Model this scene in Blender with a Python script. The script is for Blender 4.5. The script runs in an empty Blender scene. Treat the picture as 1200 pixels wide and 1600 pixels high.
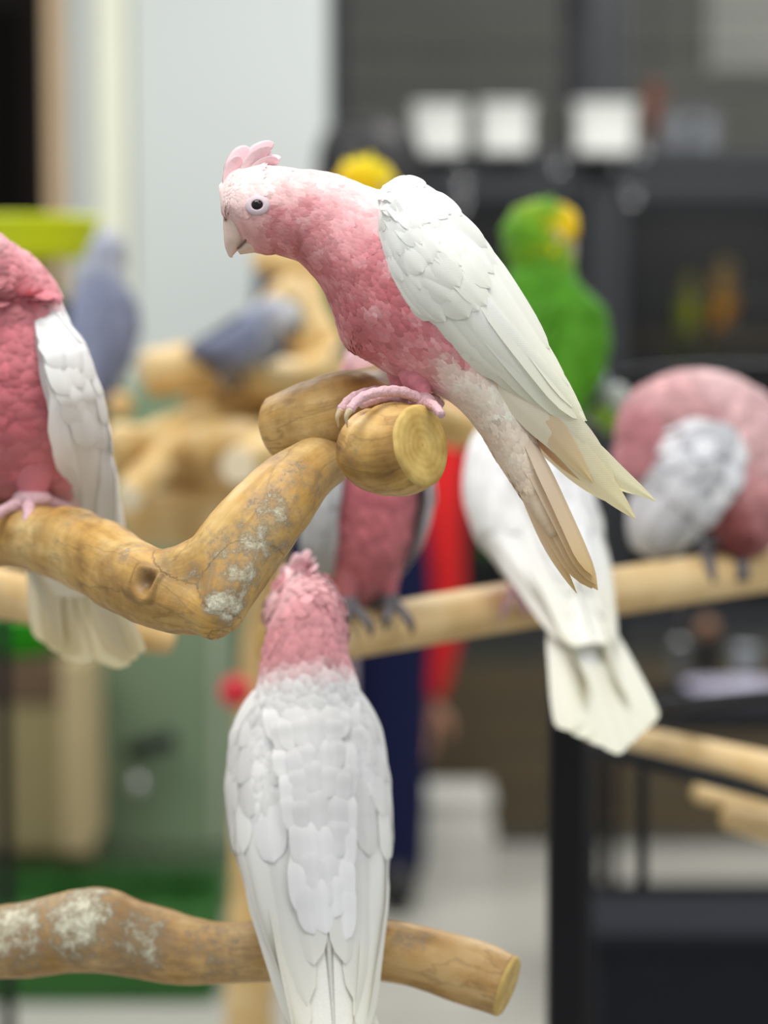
import bpy, math, random
import numpy as np
from mathutils import Vector, noise

# ------------------------------------------------------------------ camera, world, light, exposure
SC = bpy.context.scene
COL = SC.collection
F = 3465.0                                    # focal length in pixels of the 1200 x 1600 frame
CAM = np.array([0.0, 0.0, 1.20])
TILT = math.radians(5.0)
FWD = np.array([0.0, math.cos(TILT), -math.sin(TILT)])
UP = np.array([0.0, math.sin(TILT), math.cos(TILT)])
RIGHT = np.array([1.0, 0.0, 0.0])
cd = bpy.data.cameras.new('camera')
cam = bpy.data.objects.new('camera', cd); COL.objects.link(cam)
cam.location = CAM
cam.rotation_euler = (math.radians(90) - TILT, 0, 0)
cd.sensor_fit = 'VERTICAL'; cd.sensor_height = 24.0; cd.sensor_width = 18.0
cd.lens = F / 1600 * 24.0
cd.clip_start = 0.05
cd.dof.use_dof = True; cd.dof.focus_distance = 1.345; cd.dof.aperture_fstop = 1.95
SC.camera = cam

w = bpy.data.worlds.new('room_light'); SC.world = w; w.use_nodes = True
w.node_tree.nodes['Background'].inputs[0].default_value = (0.93, 0.97, 1.0, 1)
w.node_tree.nodes['Background'].inputs[1].default_value = 0.52

def ceiling_light(x, y, z, sx, sy, power, color=(1, 0.985, 0.95)):
    ld = bpy.data.lights.new('ceiling_panel_light', 'AREA'); ld.shape = 'RECTANGLE'
    ld.size = sx; ld.size_y = sy; ld.energy = power; ld.color = color
    o = bpy.data.objects.new('ceiling_panel_light', ld); COL.objects.link(o); o.location = (x, y, z)
    return o
ceiling_light(-0.3, 1.0, 2.75, 1.2, 0.6, 24)
ceiling_light(0.9, -0.2, 2.75, 1.2, 0.6, 14)
ceiling_light(-1.3, 3.3, 2.75, 1.2, 0.6, 30)
ceiling_light(0.9, 3.9, 2.75, 1.2, 0.6, 40)
vs = SC.view_settings
vs.view_transform = 'Standard'; vs.look = 'None'; vs.exposure = 0.34; vs.gamma = 1.0; vs.use_curve_mapping = False

rng = np.random.default_rng(7)
random.seed(7)

# ------------------------------------------------------------------ helpers
def AT(px, py, d):
    return CAM + d * (FWD + (px - 600) / F * RIGHT + (800 - py) / F * UP)

def lin(c):
    c = np.asarray(c, float) / 255.0
    return np.where(c <= 0.04045, c / 12.92, ((c + 0.055) / 1.055) ** 2.4)

def L4(c):
    return tuple(lin(c)) + (1.0,)

def empty(name, loc, label=None, cat=None, group=None):
    o = bpy.data.objects.new(name, None); COL.objects.link(o); o.location = loc
    o.empty_display_size = 0.02
    tag(o, label, cat, group)
    return o

def tag(o, label=None, cat=None, group=None, kind=None):
    if label: o['label'] = label
    if cat: o['category'] = cat
    if group: o['group'] = group
    if kind: o['kind'] = kind
    return o

def root_of(p):
    l = np.zeros(3)
    while p is not None:
        l = l + np.array(p.location); p = p.parent
    return l

def mesh(name, V, Fc, mat, parent=None, col=None, attrs=None, uv=None, smooth=True, origin=None):
    """one mesh object; V in world coordinates, stored relative to its parent"""
    V = np.asarray(V, float)
    base = root_of(parent) if parent is not None else np.zeros(3)
    if origin is not None: base = np.asarray(origin, float)
    me = bpy.data.meshes.new(name)
    me.from_pydata((V - base).tolist(), [], Fc if isinstance(Fc, list) else Fc.tolist())
    if smooth: me.polygons.foreach_set('use_smooth', np.ones(len(me.polygons), bool))
    if col is not None:
        a = me.color_attributes.new('Col', 'FLOAT_COLOR', 'POINT')
        c = np.ones((len(V), 4)); c[:, :3] = np.clip(col, 0, 1); a.data.foreach_set('color', c.ravel())
    for k, v in (attrs or {}).items():
        v = np.asarray(v, float)
        if v.ndim == 2:
            a = me.attributes.new(k, 'FLOAT_VECTOR', 'POINT'); a.data.foreach_set('vector', v.ravel())
        else:
            a = me.attributes.new(k, 'FLOAT', 'POINT'); a.data.foreach_set('value', v.ravel())
    me.materials.append(mat)
    o = bpy.data.objects.new(name, me); COL.objects.link(o)
    if parent is not None: o.parent = parent
    if origin is not None: o.location = origin
    return o

def grid_faces(n, m, wrap=False, off=0):
    i = np.arange(n - 1)[:, None]; jn = m if wrap else m - 1
    j = np.arange(jn)[None, :]; j2 = (j + 1) % m
    f = np.stack([i * m + j, (i + 1) * m + j, (i + 1) * m + j2, i * m + j2], -1).reshape(-1, 4)
    return f + off

def spline(P, n_sub):
    """Catmull-Rom through rows of P"""
    P = np.asarray(P, float); n = len(P)
    E = np.vstack([2 * P[0] - P[1], P, 2 * P[-1] - P[-2]])
    out = []
    for i in range(n - 1):
        p0, p1, p2, p3 = E[i:i + 4]
        t = np.linspace(0, 1, n_sub, endpoint=False)[:, None]
        out.append(0.5 * (2 * p1 + (p2 - p0) * t + (2 * p0 - 5 * p1 + 4 * p2 - p3) * t ** 2 + (3 * p1 - p0 - 3 * p2 + p3) * t ** 3))
    out.append(P[-1:])
    return np.vstack(out)

def unit(v):
    return v / np.maximum(np.linalg.norm(v, axis=-1, keepdims=True), 1e-9)

def box_vf(lo, hi, off=0):
    x0, y0, z0 = lo; x1, y1, z1 = hi
    V = [(x0, y0, z0), (x1, y0, z0), (x1, y1, z0), (x0, y1, z0), (x0, y0, z1), (x1, y0, z1), (x1, y1, z1), (x0, y1, z1)]
    Fc = [(0, 3, 2, 1), (4, 5, 6, 7), (0, 1, 5, 4), (1, 2, 6, 5), (2, 3, 7, 6), (3, 0, 4, 7)]
    return V, [tuple(a + off for a in f) for f in Fc]

def box(name, lo, hi, mat, parent=None, bevel=0.004, origin=None):
    V, Fc = box_vf(lo, hi)
    if parent is None and origin is None: origin = ((lo[0] + hi[0]) / 2, (lo[1] + hi[1]) / 2, lo[2])
    o = mesh(name, V, Fc, mat, parent, smooth=False, origin=origin)
    if bevel:
        b = o.modifiers.new('bevel', 'BEVEL'); b.width = bevel; b.segments = 2
    return o

def round_tube(P, R, n=12, cap=True):
    """plain tube through points P (k,3) with radii R"""
    P = np.asarray(P, float); R = np.broadcast_to(np.asarray(R, float), (len(P),))
    T = unit(np.gradient(P, axis=0))
    a = np.array([0, 0, 1.0]) if abs(T[0][2]) < 0.9 else np.array([1.0, 0, 0])
    U = []; u = unit(a - T[0] * a.dot(T[0]))
    for t in T:
        u = unit(u - t * u.dot(t)); U.append(u)
    U = np.array(U); W = np.cross(T, U)
    th = np.linspace(0, 2 * math.pi, n, endpoint=False)
    V = P[:, None] + R[:, None, None] * (np.cos(th)[None, :, None] * U[:, None] + np.sin(th)[None, :, None] * W[:, None])
    k = len(P); V = V.reshape(-1, 3)
    Fc = grid_faces(k, n, True).tolist()
    if cap:
        Fc.append(list(range(n))); Fc.append(list(range((k - 1) * n, k * n))[::-1])
    return V, Fc

def tube(name, P, R, mat, parent, n=12, **kw):
    V, Fc = round_tube(P, R, n)
    return mesh(name, V, Fc, mat, parent, **kw)

def lathe(prof, c, n=32, axis=None):
    """prof: (r, h) rows round the axis (default up) at c"""
    ax = np.array([0, 0, 1.0]) if axis is None else unit(np.asarray(axis, float))
    a = np.array([1.0, 0, 0]) if abs(ax[0]) < 0.9 else np.array([0, 1.0, 0])
    u = unit(a - ax * a.dot(ax)); v = np.cross(ax, u)
    th = np.linspace(0, 2 * math.pi, n, endpoint=False)
    V = [np.asarray(c) + r * (math.cos(t) * u + math.sin(t) * v) + h * ax for r, h in prof for t in th]
    return np.array(V), grid_faces(len(prof), n, True).tolist()

def ball_vf(c, r, n=20, m=12):
    prof = [(max(1e-5, math.sin(t)), -math.cos(t)) for t in np.linspace(0, math.pi, m)]
    V, Fc = lathe(prof, (0, 0, 0), n)
    return V * np.asarray(r) + np.asarray(c), Fc

def dusky(c, a=0.14):
    lum = (c @ np.array([0.3, 0.6, 0.1]))[:, None]
    return (c * (1 - a) + lum * a) * np.array([1.03, 1.01, 0.96])

def idw(P, samples, k=2.2):
    S = np.array([s[:2] for s in samples], float); C = lin([s[2] for s in samples])
    d = ((P[:, None] - S[None]) ** 2).sum(-1)
    wt = 1 / (d + 1.0) ** k
    wt /= wt.sum(1, keepdims=True)
    return wt @ C

# ------------------------------------------------------------------ materials
def new_mat(name):
    m = bpy.data.materials.new(name); m.use_nodes = True
    nt = m.node_tree; return m, nt, nt.nodes, nt.links, nt.nodes['Principled BSDF']

def plain(name, rgb, rough=0.5, metal=0.0, spec=0.5, var=0.06, scale=25.0, emit=None, bump=0.0):
    m, nt, N, K, B = new_mat(name)
    tc = N.new('ShaderNodeTexCoord'); nz = N.new('ShaderNodeTexNoise'); nz.inputs['Scale'].default_value = scale
    nz.inputs['Detail'].default_value = 4
    K.new(tc.outputs['Object'], nz.inputs['Vector'])
    hsv = N.new('ShaderNodeHueSaturation'); hsv.inputs['Color'].default_value = L4(rgb)
    mr = N.new('ShaderNodeMapRange'); mr.inputs['To Min'].default_value = 1 - var * 2; mr.inputs['To Max'].default_value = 1 + var * 2
    K.new(nz.outputs['Fac'], mr.inputs['Value']); K.new(mr.outputs['Result'], hsv.inputs['Value'])
    K.new(hsv.outputs['Color'], B.inputs['Base Color'])
    B.inputs['Roughness'].default_value = rough; B.inputs['Metallic'].default_value = metal
    B.inputs['Specular IOR Level'].default_value = spec
    if bump:
        bp = N.new('ShaderNodeBump'); bp.inputs['Strength'].default_value = bump; bp.inputs['Distance'].default_value = 0.0015
        K.new(nz.outputs['Fac'], bp.inputs['Height']); K.new(bp.outputs['Normal'], B.inputs['Normal'])
    if emit: B.inputs['Emission Color'].default_value = L4(rgb); B.inputs['Emission Strength'].default_value = emit
    return m

def feather_mat(name, bump=0.25, rough=0.7, scale=700.0):
    m, nt, N, K, B = new_mat(name)
    at = N.new('ShaderNodeVertexColor'); at.layer_name = 'Col'
    tc = N.new('ShaderNodeTexCoord'); nz = N.new('ShaderNodeTexNoise'); nz.inputs['Scale'].default_value = scale
    nz.inputs['Detail'].default_value = 3
    K.new(tc.outputs['Object'], nz.inputs['Vector'])
    mr = N.new('ShaderNodeMapRange'); mr.inputs['To Min'].default_value = 0.88; mr.inputs['To Max'].default_value = 1.1
    K.new(nz.outputs['Fac'], mr.inputs['Value'])
    mx = N.new('ShaderNodeHueSaturation'); K.new(at.outputs['Color'], mx.inputs['Color']); K.new(mr.outputs['Result'], mx.inputs['Value'])
    K.new(mx.outputs['Color'], B.inputs['Base Color'])
    bp = N.new('ShaderNodeBump'); bp.inputs['Strength'].default_value = bump; bp.inputs['Distance'].default_value = 0.0006
    K.new(nz.outputs['Fac'], bp.inputs['Height']); K.new(bp.outputs['Normal'], B.inputs['Normal'])
    B.inputs['Roughness'].default_value = rough; B.inputs['Specular IOR Level'].default_value = 0.2
    B.inputs['Sheen Weight'].default_value = 0.12
    return m

def barb_mat(name):
    """feather vane: fine barbs slanting off the shaft"""
    m, nt, N, K, B = new_mat(name)
    at = N.new('ShaderNodeVertexColor'); at.layer_name = 'Col'
    vn = N.new('ShaderNodeAttribute'); vn.attribute_name = 'vane'
    wv = N.new('ShaderNodeTexWave'); wv.inputs['Scale'].default_value = 190; wv.inputs['Distortion'].default_value = 2.5
    wv.bands_direction = 'Y'
    K.new(vn.outputs['Vector'], wv.inputs['Vector'])
    mr = N.new('ShaderNodeMapRange'); mr.inputs['To Min'].default_value = 0.975; mr.inputs['To Max'].default_value = 1.015
    K.new(wv.outputs['Fac'], mr.inputs['Value'])
    mx = N.new('ShaderNodeHueSaturation'); K.new(at.outputs['Color'], mx.inputs['Color']); K.new(mr.outputs['Result'], mx.inputs['Value'])
    K.new(mx.outputs['Color'], B.inputs['Base Color'])
    bp = N.new('ShaderNodeBump'); bp.inputs['Strength'].default_value = 0.08; bp.inputs['Distance'].default_value = 0.0004
    K.new(wv.outputs['Fac'], bp.inputs['Height']); K.new(bp.outputs['Normal'], B.inputs['Normal'])
    B.inputs['Roughness'].default_value = 0.6; B.inputs['Specular IOR Level'].default_value = 0.25
    tr = N.new('ShaderNodeBsdfTranslucent'); K.new(mx.outputs['Color'], tr.inputs['Color'])
    ms = N.new('ShaderNodeMixShader'); ms.inputs[0].default_value = 0.2
    K.new(B.outputs[0], ms.inputs[1]); K.new(tr.outputs[0], ms.inputs[2]); K.new(ms.outputs[0], N['Material Output'].inputs['Surface'])
    return m

def wood_mat(name, dark, mid, light, grain=1.0, gloss=0.5, patch=0.75):
    m, nt, N, K, B = new_mat(name)
    gr = N.new('ShaderNodeAttribute'); gr.attribute_name = 'grain'
    st = N.new('ShaderNodeAttribute'); st.attribute_name = 'stain'
    dk = N.new('ShaderNodeAttribute'); dk.attribute_name = 'knot'
    tc = N.new('ShaderNodeTexCoord')
    n1 = N.new('ShaderNodeTexNoise'); n1.inputs['Scale'].default_value = 55 * grain; n1.inputs['Detail'].default_value = 8; n1.inputs['Roughness'].default_value = 0.62
    K.new(gr.outputs['Vector'], n1.inputs['Vector'])
    n2 = N.new('ShaderNodeTexNoise'); n2.inputs['Scale'].default_value = 22; n2.inputs['Detail'].default_value = 5
    K.new(tc.outputs['Object'], n2.inputs['Vector'])
    ad = N.new('ShaderNodeMath'); ad.operation = 'MULTIPLY_ADD'; ad.inputs[1].default_value = 0.5
    K.new(n1.outputs['Fac'], ad.inputs[0])
    hf = N.new('ShaderNodeMath'); hf.operation = 'MULTIPLY'; hf.inputs[1].default_value = 0.5; K.new(n2.outputs['Fac'], hf.inputs[0])
    K.new(hf.outputs[0], ad.inputs[2])
    rp = N.new('ShaderNodeValToRGB'); cr = rp.color_ramp
    cr.elements[0].position = 0.33; cr.elements[0].color = L4(dark)
    cr.elements[1].position = 0.66; cr.elements[1].color = L4(light)
    e = cr.elements.new(0.47); e.color = L4(mid)
    K.new(ad.outputs[0], rp.inputs['Fac'])
    # brown patches and dark cracks along the grain
    n4 = N.new('ShaderNodeTexNoise'); n4.inputs['Scale'].default_value = 17; n4.inputs['Detail'].default_value = 7; n4.inputs['Roughness'].default_value = 0.65
    K.new(tc.outputs['Object'], n4.inputs['Vector'])
    m4 = N.new('ShaderNodeMapRange'); m4.inputs['From Min'].default_value = 0.47; m4.inputs['From Max'].default_value = 0.70; m4.inputs['To Max'].default_value = patch
    K.new(n4.outputs['Fac'], m4.inputs['Value'])
    mp = N.new('ShaderNodeMix'); mp.data_type = 'RGBA'; mp.inputs[7].default_value = L4((118, 84, 46))
    K.new(m4.outputs['Result'], mp.inputs[0]); K.new(rp.outputs['Color'], mp.inputs[6])
    sc_ = N.new('ShaderNodeVectorMath'); sc_.operation = 'MULTIPLY'; sc_.inputs[1].default_value = (1, 1, 2.2); K.new(gr.outputs['Vector'], sc_.inputs[0])
    n5 = N.new('ShaderNodeTexNoise'); n5.inputs['Scale'].default_value = 34; n5.inputs['Detail'].default_value = 6; K.new(sc_.outputs['Vector'], n5.inputs['Vector'])
    c5 = N.new('ShaderNodeMath'); c5.operation = 'SUBTRACT'; c5.inputs[1].default_value = 0.5; K.new(n5.outputs['Fac'], c5.inputs[0])
    a5 = N.new('ShaderNodeMath'); a5.operation = 'ABSOLUTE'; K.new(c5.outputs[0], a5.inputs[0])
    m5 = N.new('ShaderNodeMapRange'); m5.inputs['From Min'].default_value = 0.02; m5.inputs['From Max'].default_value = 0.0; m5.inputs['To Max'].default_value = patch * 0.4
    K.new(a5.outputs[0], m5.inputs['Value'])
    mx5 = N.new('ShaderNodeMath'); mx5.operation = 'MAXIMUM'; K.new(m5.outputs['Result'], mx5.inputs[0]); K.new(dk.outputs['Fac'], mx5.inputs[1])
    mk = N.new('ShaderNodeMix'); mk.data_type = 'RGBA'; mk.inputs[7].default_value = L4((70, 48, 28))
    K.new(mx5.outputs[0], mk.inputs[0]); K.new(mp.outputs[2], mk.inputs[6])
    # brown soiling and white crusts where droppings have dried
    n3 = N.new('ShaderNodeTexNoise'); n3.inputs['Scale'].default_value = 120; n3.inputs['Detail'].default_value = 9; n3.inputs['Roughness'].default_value = 0.78
    K.new(tc.outputs['Object'], n3.inputs['Vector'])
    sm = N.new('ShaderNodeMath'); sm.operation = 'ADD'; nr = N.new('ShaderNodeMapRange'); nr.inputs['From Min'].default_value = 0.25; nr.inputs['From Max'].default_value = 0.75; nr.inputs['To Min'].default_value = 0.02; nr.inputs['To Max'].default_value = 0.86
    K.new(n3.outputs['Fac'], nr.inputs['Value']); K.new(nr.outputs['Result'], sm.inputs[0]); K.new(st.outputs['Fac'], sm.inputs[1])
    t2 = N.new('ShaderNodeMapRange'); t2.inputs['From Min'].default_value = 0.76; t2.inputs['From Max'].default_value = 1.05; t2.inputs['To Max'].default_value = 0.75
    K.new(sm.outputs[0], t2.inputs['Value'])
    mb = N.new('ShaderNodeMix'); mb.data_type = 'RGBA'; mb.inputs[7].default_value = L4((146, 126, 100))
    K.new(t2.outputs['Result'], mb.inputs[0]); K.new(mk.outputs[2], mb.inputs[6])
    t3 = N.new('ShaderNodeMapRange'); t3.inputs['From Min'].default_value = 1.02; t3.inputs['From Max'].default_value = 1.34
    K.new(sm.outputs[0], t3.inputs['Value'])
    mw = N.new('ShaderNodeMix'); mw.data_type = 'RGBA'; mw.inputs[7].default_value = L4((228, 224, 198))
    K.new(t3.outputs['Result'], mw.inputs[0]); K.new(mb.outputs[2], mw.inputs[6])
    K.new(mw.outputs[2], B.inputs['Base Color'])
    bp = N.new('ShaderNodeBump'); bp.inputs['Strength'].default_value = 0.7; bp.inputs['Distance'].default_value = 0.0022
    K.new(ad.outputs[0], bp.inputs['Height'])
    b2 = N.new('ShaderNodeBump'); b2.inputs['Strength'].default_value = 0.6; b2.inputs['Distance'].default_value = 0.0012
    K.new(t3.outputs['Result'], b2.inputs['Height']); K.new(bp.outputs['Normal'], b2.inputs['Normal'])
    K.new(b2.outputs['Normal'], B.inputs['Normal'])
    B.inputs['Roughness'].default_value = gloss; B.inputs['Specular IOR Level'].default_value = 0.4
    return m

def ring_mat(name, a, b):
    m, nt, N, K, B = new_mat(name)
    gr = N.new('ShaderNodeAttribute'); gr.attribute_name = 'grain'
    wv = N.new('ShaderNodeTexWave'); wv.wave_type = 'RINGS'; wv.rings_direction = 'Z'; wv.inputs['Scale'].default_value = 70; wv.inputs['Distortion'].default_value = 2.5
    wv.inputs['Detail'].default_value = 3
    K.new(gr.outputs['Vector'], wv.inputs['Vector'])
    nz = N.new('ShaderNodeTexNoise'); nz.inputs['Scale'].default_value = 60; nz.inputs['Detail'].default_value = 5; K.new(gr.outputs['Vector'], nz.inputs['Vector'])
    mm = N.new('ShaderNodeMath'); mm.operation = 'MULTIPLY_ADD'; mm.inputs[1].default_value = 0.07
    K.new(wv.outputs['Fac'], mm.inputs[0]); K.new(nz.outputs['Fac'], mm.inputs[2])
    rp = N.new('ShaderNodeValToRGB'); rp.color_ramp.elements[0].color = L4(a); rp.color_ramp.elements[1].color = L4(b)
    rp.color_ramp.elements[0].position = 0.35; rp.color_ramp.elements[1].position = 0.7
    K.new(mm.outputs[0], rp.inputs['Fac']); K.new(rp.outputs['Color'], B.inputs['Base Color'])
    bp = N.new('ShaderNodeBump'); bp.inputs['Strength'].default_value = 0.3; bp.inputs['Distance'].default_value = 0.001
    K.new(mm.outputs[0], bp.inputs['Height']); K.new(bp.outputs['Normal'], B.inputs['Normal'])
    B.inputs['Roughness'].default_value = 0.6
    return m

def tile_mat(name, rgb):
    m, nt, N, K, B = new_mat(name)
    tc = N.new('ShaderNodeTexCoord')
    nz = N.new('ShaderNodeTexNoise'); nz.inputs['Scale'].default_value = 3; nz.inputs['Detail'].default_value = 6
    K.new(tc.outputs['Object'], nz.inputs['Vector'])
    rp = N.new('ShaderNodeValToRGB'); c = np.array(rgb)
    rp.color_ramp.elements[0].color = L4(c * 0.9); rp.color_ramp.elements[1].color = L4(np.minimum(c * 1.06, 255))
    K.new(nz.outputs['Fac'], rp.inputs['Fac']); K.new(rp.outputs['Color'], B.inputs['Base Color'])
    B.inputs['Roughness'].default_value = 0.35
    return m

M = dict(
    plume=feather_mat('plumage'), vane=barb_mat('feather_vane'),
    wood=wood_mat('driftwood', (128, 92, 42), (194, 152, 82), (230, 200, 138)),
    wood_lo=wood_mat('driftwood_pale', (140, 104, 58), (192, 152, 94), (222, 192, 142)),
    wood_bg=wood_mat('peeled_wood', (172, 132, 74), (218, 182, 118), (240, 214, 164), patch=0.35),
    dowel=wood_mat('dowel_wood', (190, 156, 102), (218, 186, 132), (232, 206, 158), 0.6, patch=0.08),
    wood_end=ring_mat('cut_wood', (176, 140, 66), (214, 184, 108)),
    beak=plain('beak_horn', (222, 196, 182), 0.4, var=0.08, scale=160),
    beak_dark=plain('beak_grey', (60, 58, 60), 0.4),
    beak_pale=plain('beak_bone', (196, 186, 168), 0.4),
    mouth=plain('beak_edge', (112, 84, 72), 0.5),
    skin_ring=plain('eye_ring_skin', (208, 190, 196), 0.8, var=0.1, scale=400),
    eye=plain('eye_brown', (40, 10, 18), 0.08, spec=0.35, var=0.0),
    pupil=plain('pupil_black', (8, 4, 6), 0.06, spec=0.4, var=0.0),
    foot=plain('foot_pink', (216, 178, 184), 0.8, spec=0.2, var=0.16, scale=420, bump=0.8),
    foot_grey=plain('foot_grey', (96, 92, 96), 0.6, var=0.12, scale=300),
    claw=plain('claw_horn', (206, 186, 150), 0.4),
    claw_grey=plain('claw_dark', (60, 56, 56), 0.4),
    black=plain('black_metal', (13, 14, 19), 0.5, spec=0.25),
    cage=plain('cage_metal', (44, 47, 51), 0.45, spec=0.4),
    cage_back=plain('cage_panel', (44, 44, 42), 0.6),
    cage_post=plain('cage_post', (38, 40, 45), 0.45),
    white_panel=plain('white_panel', (190, 195, 193), 0.5, var=0.01, scale=2),
    cream=plain('cream_trim', (216, 216, 196), 0.5, var=0.02),
    tan=plain('tan_trim', (176, 150, 118), 0.6, var=0.04),
    backwall=plain('back_wall', (128, 126, 116), 0.8, var=0.12, scale=2.5),
    dark=plain('dark_room', (9, 7, 6), 0.9, spec=0.1),
    door=plain('dark_door', (18, 13, 10), 0.8, spec=0.15),
    floor=tile_mat('floor_tile', (176, 174, 165)),
    grout=plain('grout', (150, 148, 140), 0.8),
    cup=plain('white_plastic', (246, 248, 243), 0.4, var=0.01),
    cup_grey=plain('grey_plastic', (176, 180, 186), 0.4, var=0.02),
    neon=plain('neon_plastic', (212, 226, 0), 0.5, var=0.01),
    sage=plain('sage_paint', (112, 132, 104), 0.35, var=0.08, scale=3),
    sage_trim=plain('sage_edge', (150, 160, 138), 0.4),
    chrome=plain('chrome', (225, 225, 228), 0.12, metal=1.0, var=0),
    grass=plain('green_plastic', (34, 92, 24), 0.6, var=0.2, scale=30),
    bright_green=plain('bright_green_plastic', (40, 160, 16), 0.45, var=0.05),
    board=plain('olive_board', (140, 128, 88), 0.7, var=0.08, scale=5),
    board_dark=plain('brown_board', (92, 72, 50), 0.7),
    post_tan=plain('pale_post', (176, 158, 118), 0.6),
    shelf_brown=plain('brown_shelf', (78, 66, 44), 0.7, var=0.15, scale=6),
    red=plain('red_cloth', (206, 6, 10), 0.8),
    red_ball=plain('red_plastic', (206, 30, 44), 0.4),
    navy=plain('navy_cloth', (14, 20, 56), 0.85, spec=0.2),
    skin=plain('skin', (176, 126, 100), 0.6),
    hair=plain('black_hair', (18, 15, 17), 0.5, var=0.2, scale=80),
    shoe=plain('black_shoe', (20, 20, 22), 0.5),
    box_white=plain('white_box', (214, 212, 204), 0.6),
    black_box=plain('black_fabric', (28, 30, 37), 0.85, spec=0.2),
    lilac=plain('lilac_tray', (150, 146, 164), 0.4),
    silver=plain('silver_cup', (150, 152, 150), 0.3, metal=0.6),
    brown_ball=plain('brown_ball', (116, 82, 58), 0.6),
    grey_ball=plain('grey_ball', (170, 172, 186), 0.5), pale_ball=plain('pale_ball', (186, 190, 186), 0.5),
    green_ball=plain('green_ball', (120, 156, 30), 0.5),
    pale_end=plain('pale_cut_wood', (238, 222, 190), 0.6), paper=plain('paper', (206, 204, 192), 0.8, var=0.02), rust=plain('rust_toy', (150, 84, 58), 0.7),
)
# ------------------------------------------------------------------ the setting
def quad_px(px0, px1, py0, py1, d):
    return AT(px0, py1, d), AT(px1, py0, d)

def build_setting():
    fl = empty('floor', (0, 3.0, 0)); fl['kind'] = 'structure'
    g = box('grout_bed', (-4, -2.2, -0.06), (4, 8.0, -0.006), M['grout'], fl, bevel=0)
    V, Fc = box_vf((-0.297, -0.297, -0.02), (0.297, 0.297, 0.0))
    me = bpy.data.meshes.new('tile'); me.from_pydata(V, [], Fc); me.materials.append(M['floor'])
    for ix in range(-4, 5):
        for iy in range(4, 11):
            o = bpy.data.objects.new('tile', me); COL.objects.link(o); o.parent = fl
            o.location = (ix * 0.6 + 0.1, iy * 0.6 - 0.2 - 3.0, 0)
    # back wall behind the cages
    o = box('wall_back', (-4, 7.0, 0), (4, 7.1, 3.0), M['backwall'], bevel=0); o['kind'] = 'structure'
    # white wall with its cream and tan door trim on the left, dark doorway beyond
    d = 5.0
    def wx(px): return AT(px, 500, d)[0]
    y0 = 5.0
    o = box('wall_left', (wx(205), y0, 0), (wx(512), y0 + 1.2, 3.0), M['white_panel'], bevel=0.01); o['kind'] = 'structure'
    o = box('trim_1', (wx(158), y0 - 0.03, 0), (wx(204), y0 + 0.25, 3.0), M['cream'], bevel=0.008); o['kind'] = 'structure'
    o = box('trim_2', (wx(106), y0 + 0.02, 0), (wx(157), y0 + 0.25, 3.0), M['white_panel'], bevel=0.008); o['kind'] = 'structure'
    o = box('trim_3', (wx(78), y0 - 0.01, 0), (wx(105), y0 + 0.25, 3.0), M['tan'], bevel=0.006); o['kind'] = 'structure'
    dr = empty('door_1', (wx(-140), y0 + 0.16, 0)); dr['kind'] = 'structure'
    box('door_leaf', (wx(-420), y0 + 0.14, 0.01), (wx(77), y0 + 0.19, 2.6), M['door'], dr)
    for (a, b) in ((0.15, 0.95), (1.1, 1.9)):
        box('door_panel', (wx(-370), y0 + 0.125, a), (wx(20), y0 + 0.14, b), M['dark'], dr)
build_setting()

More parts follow.
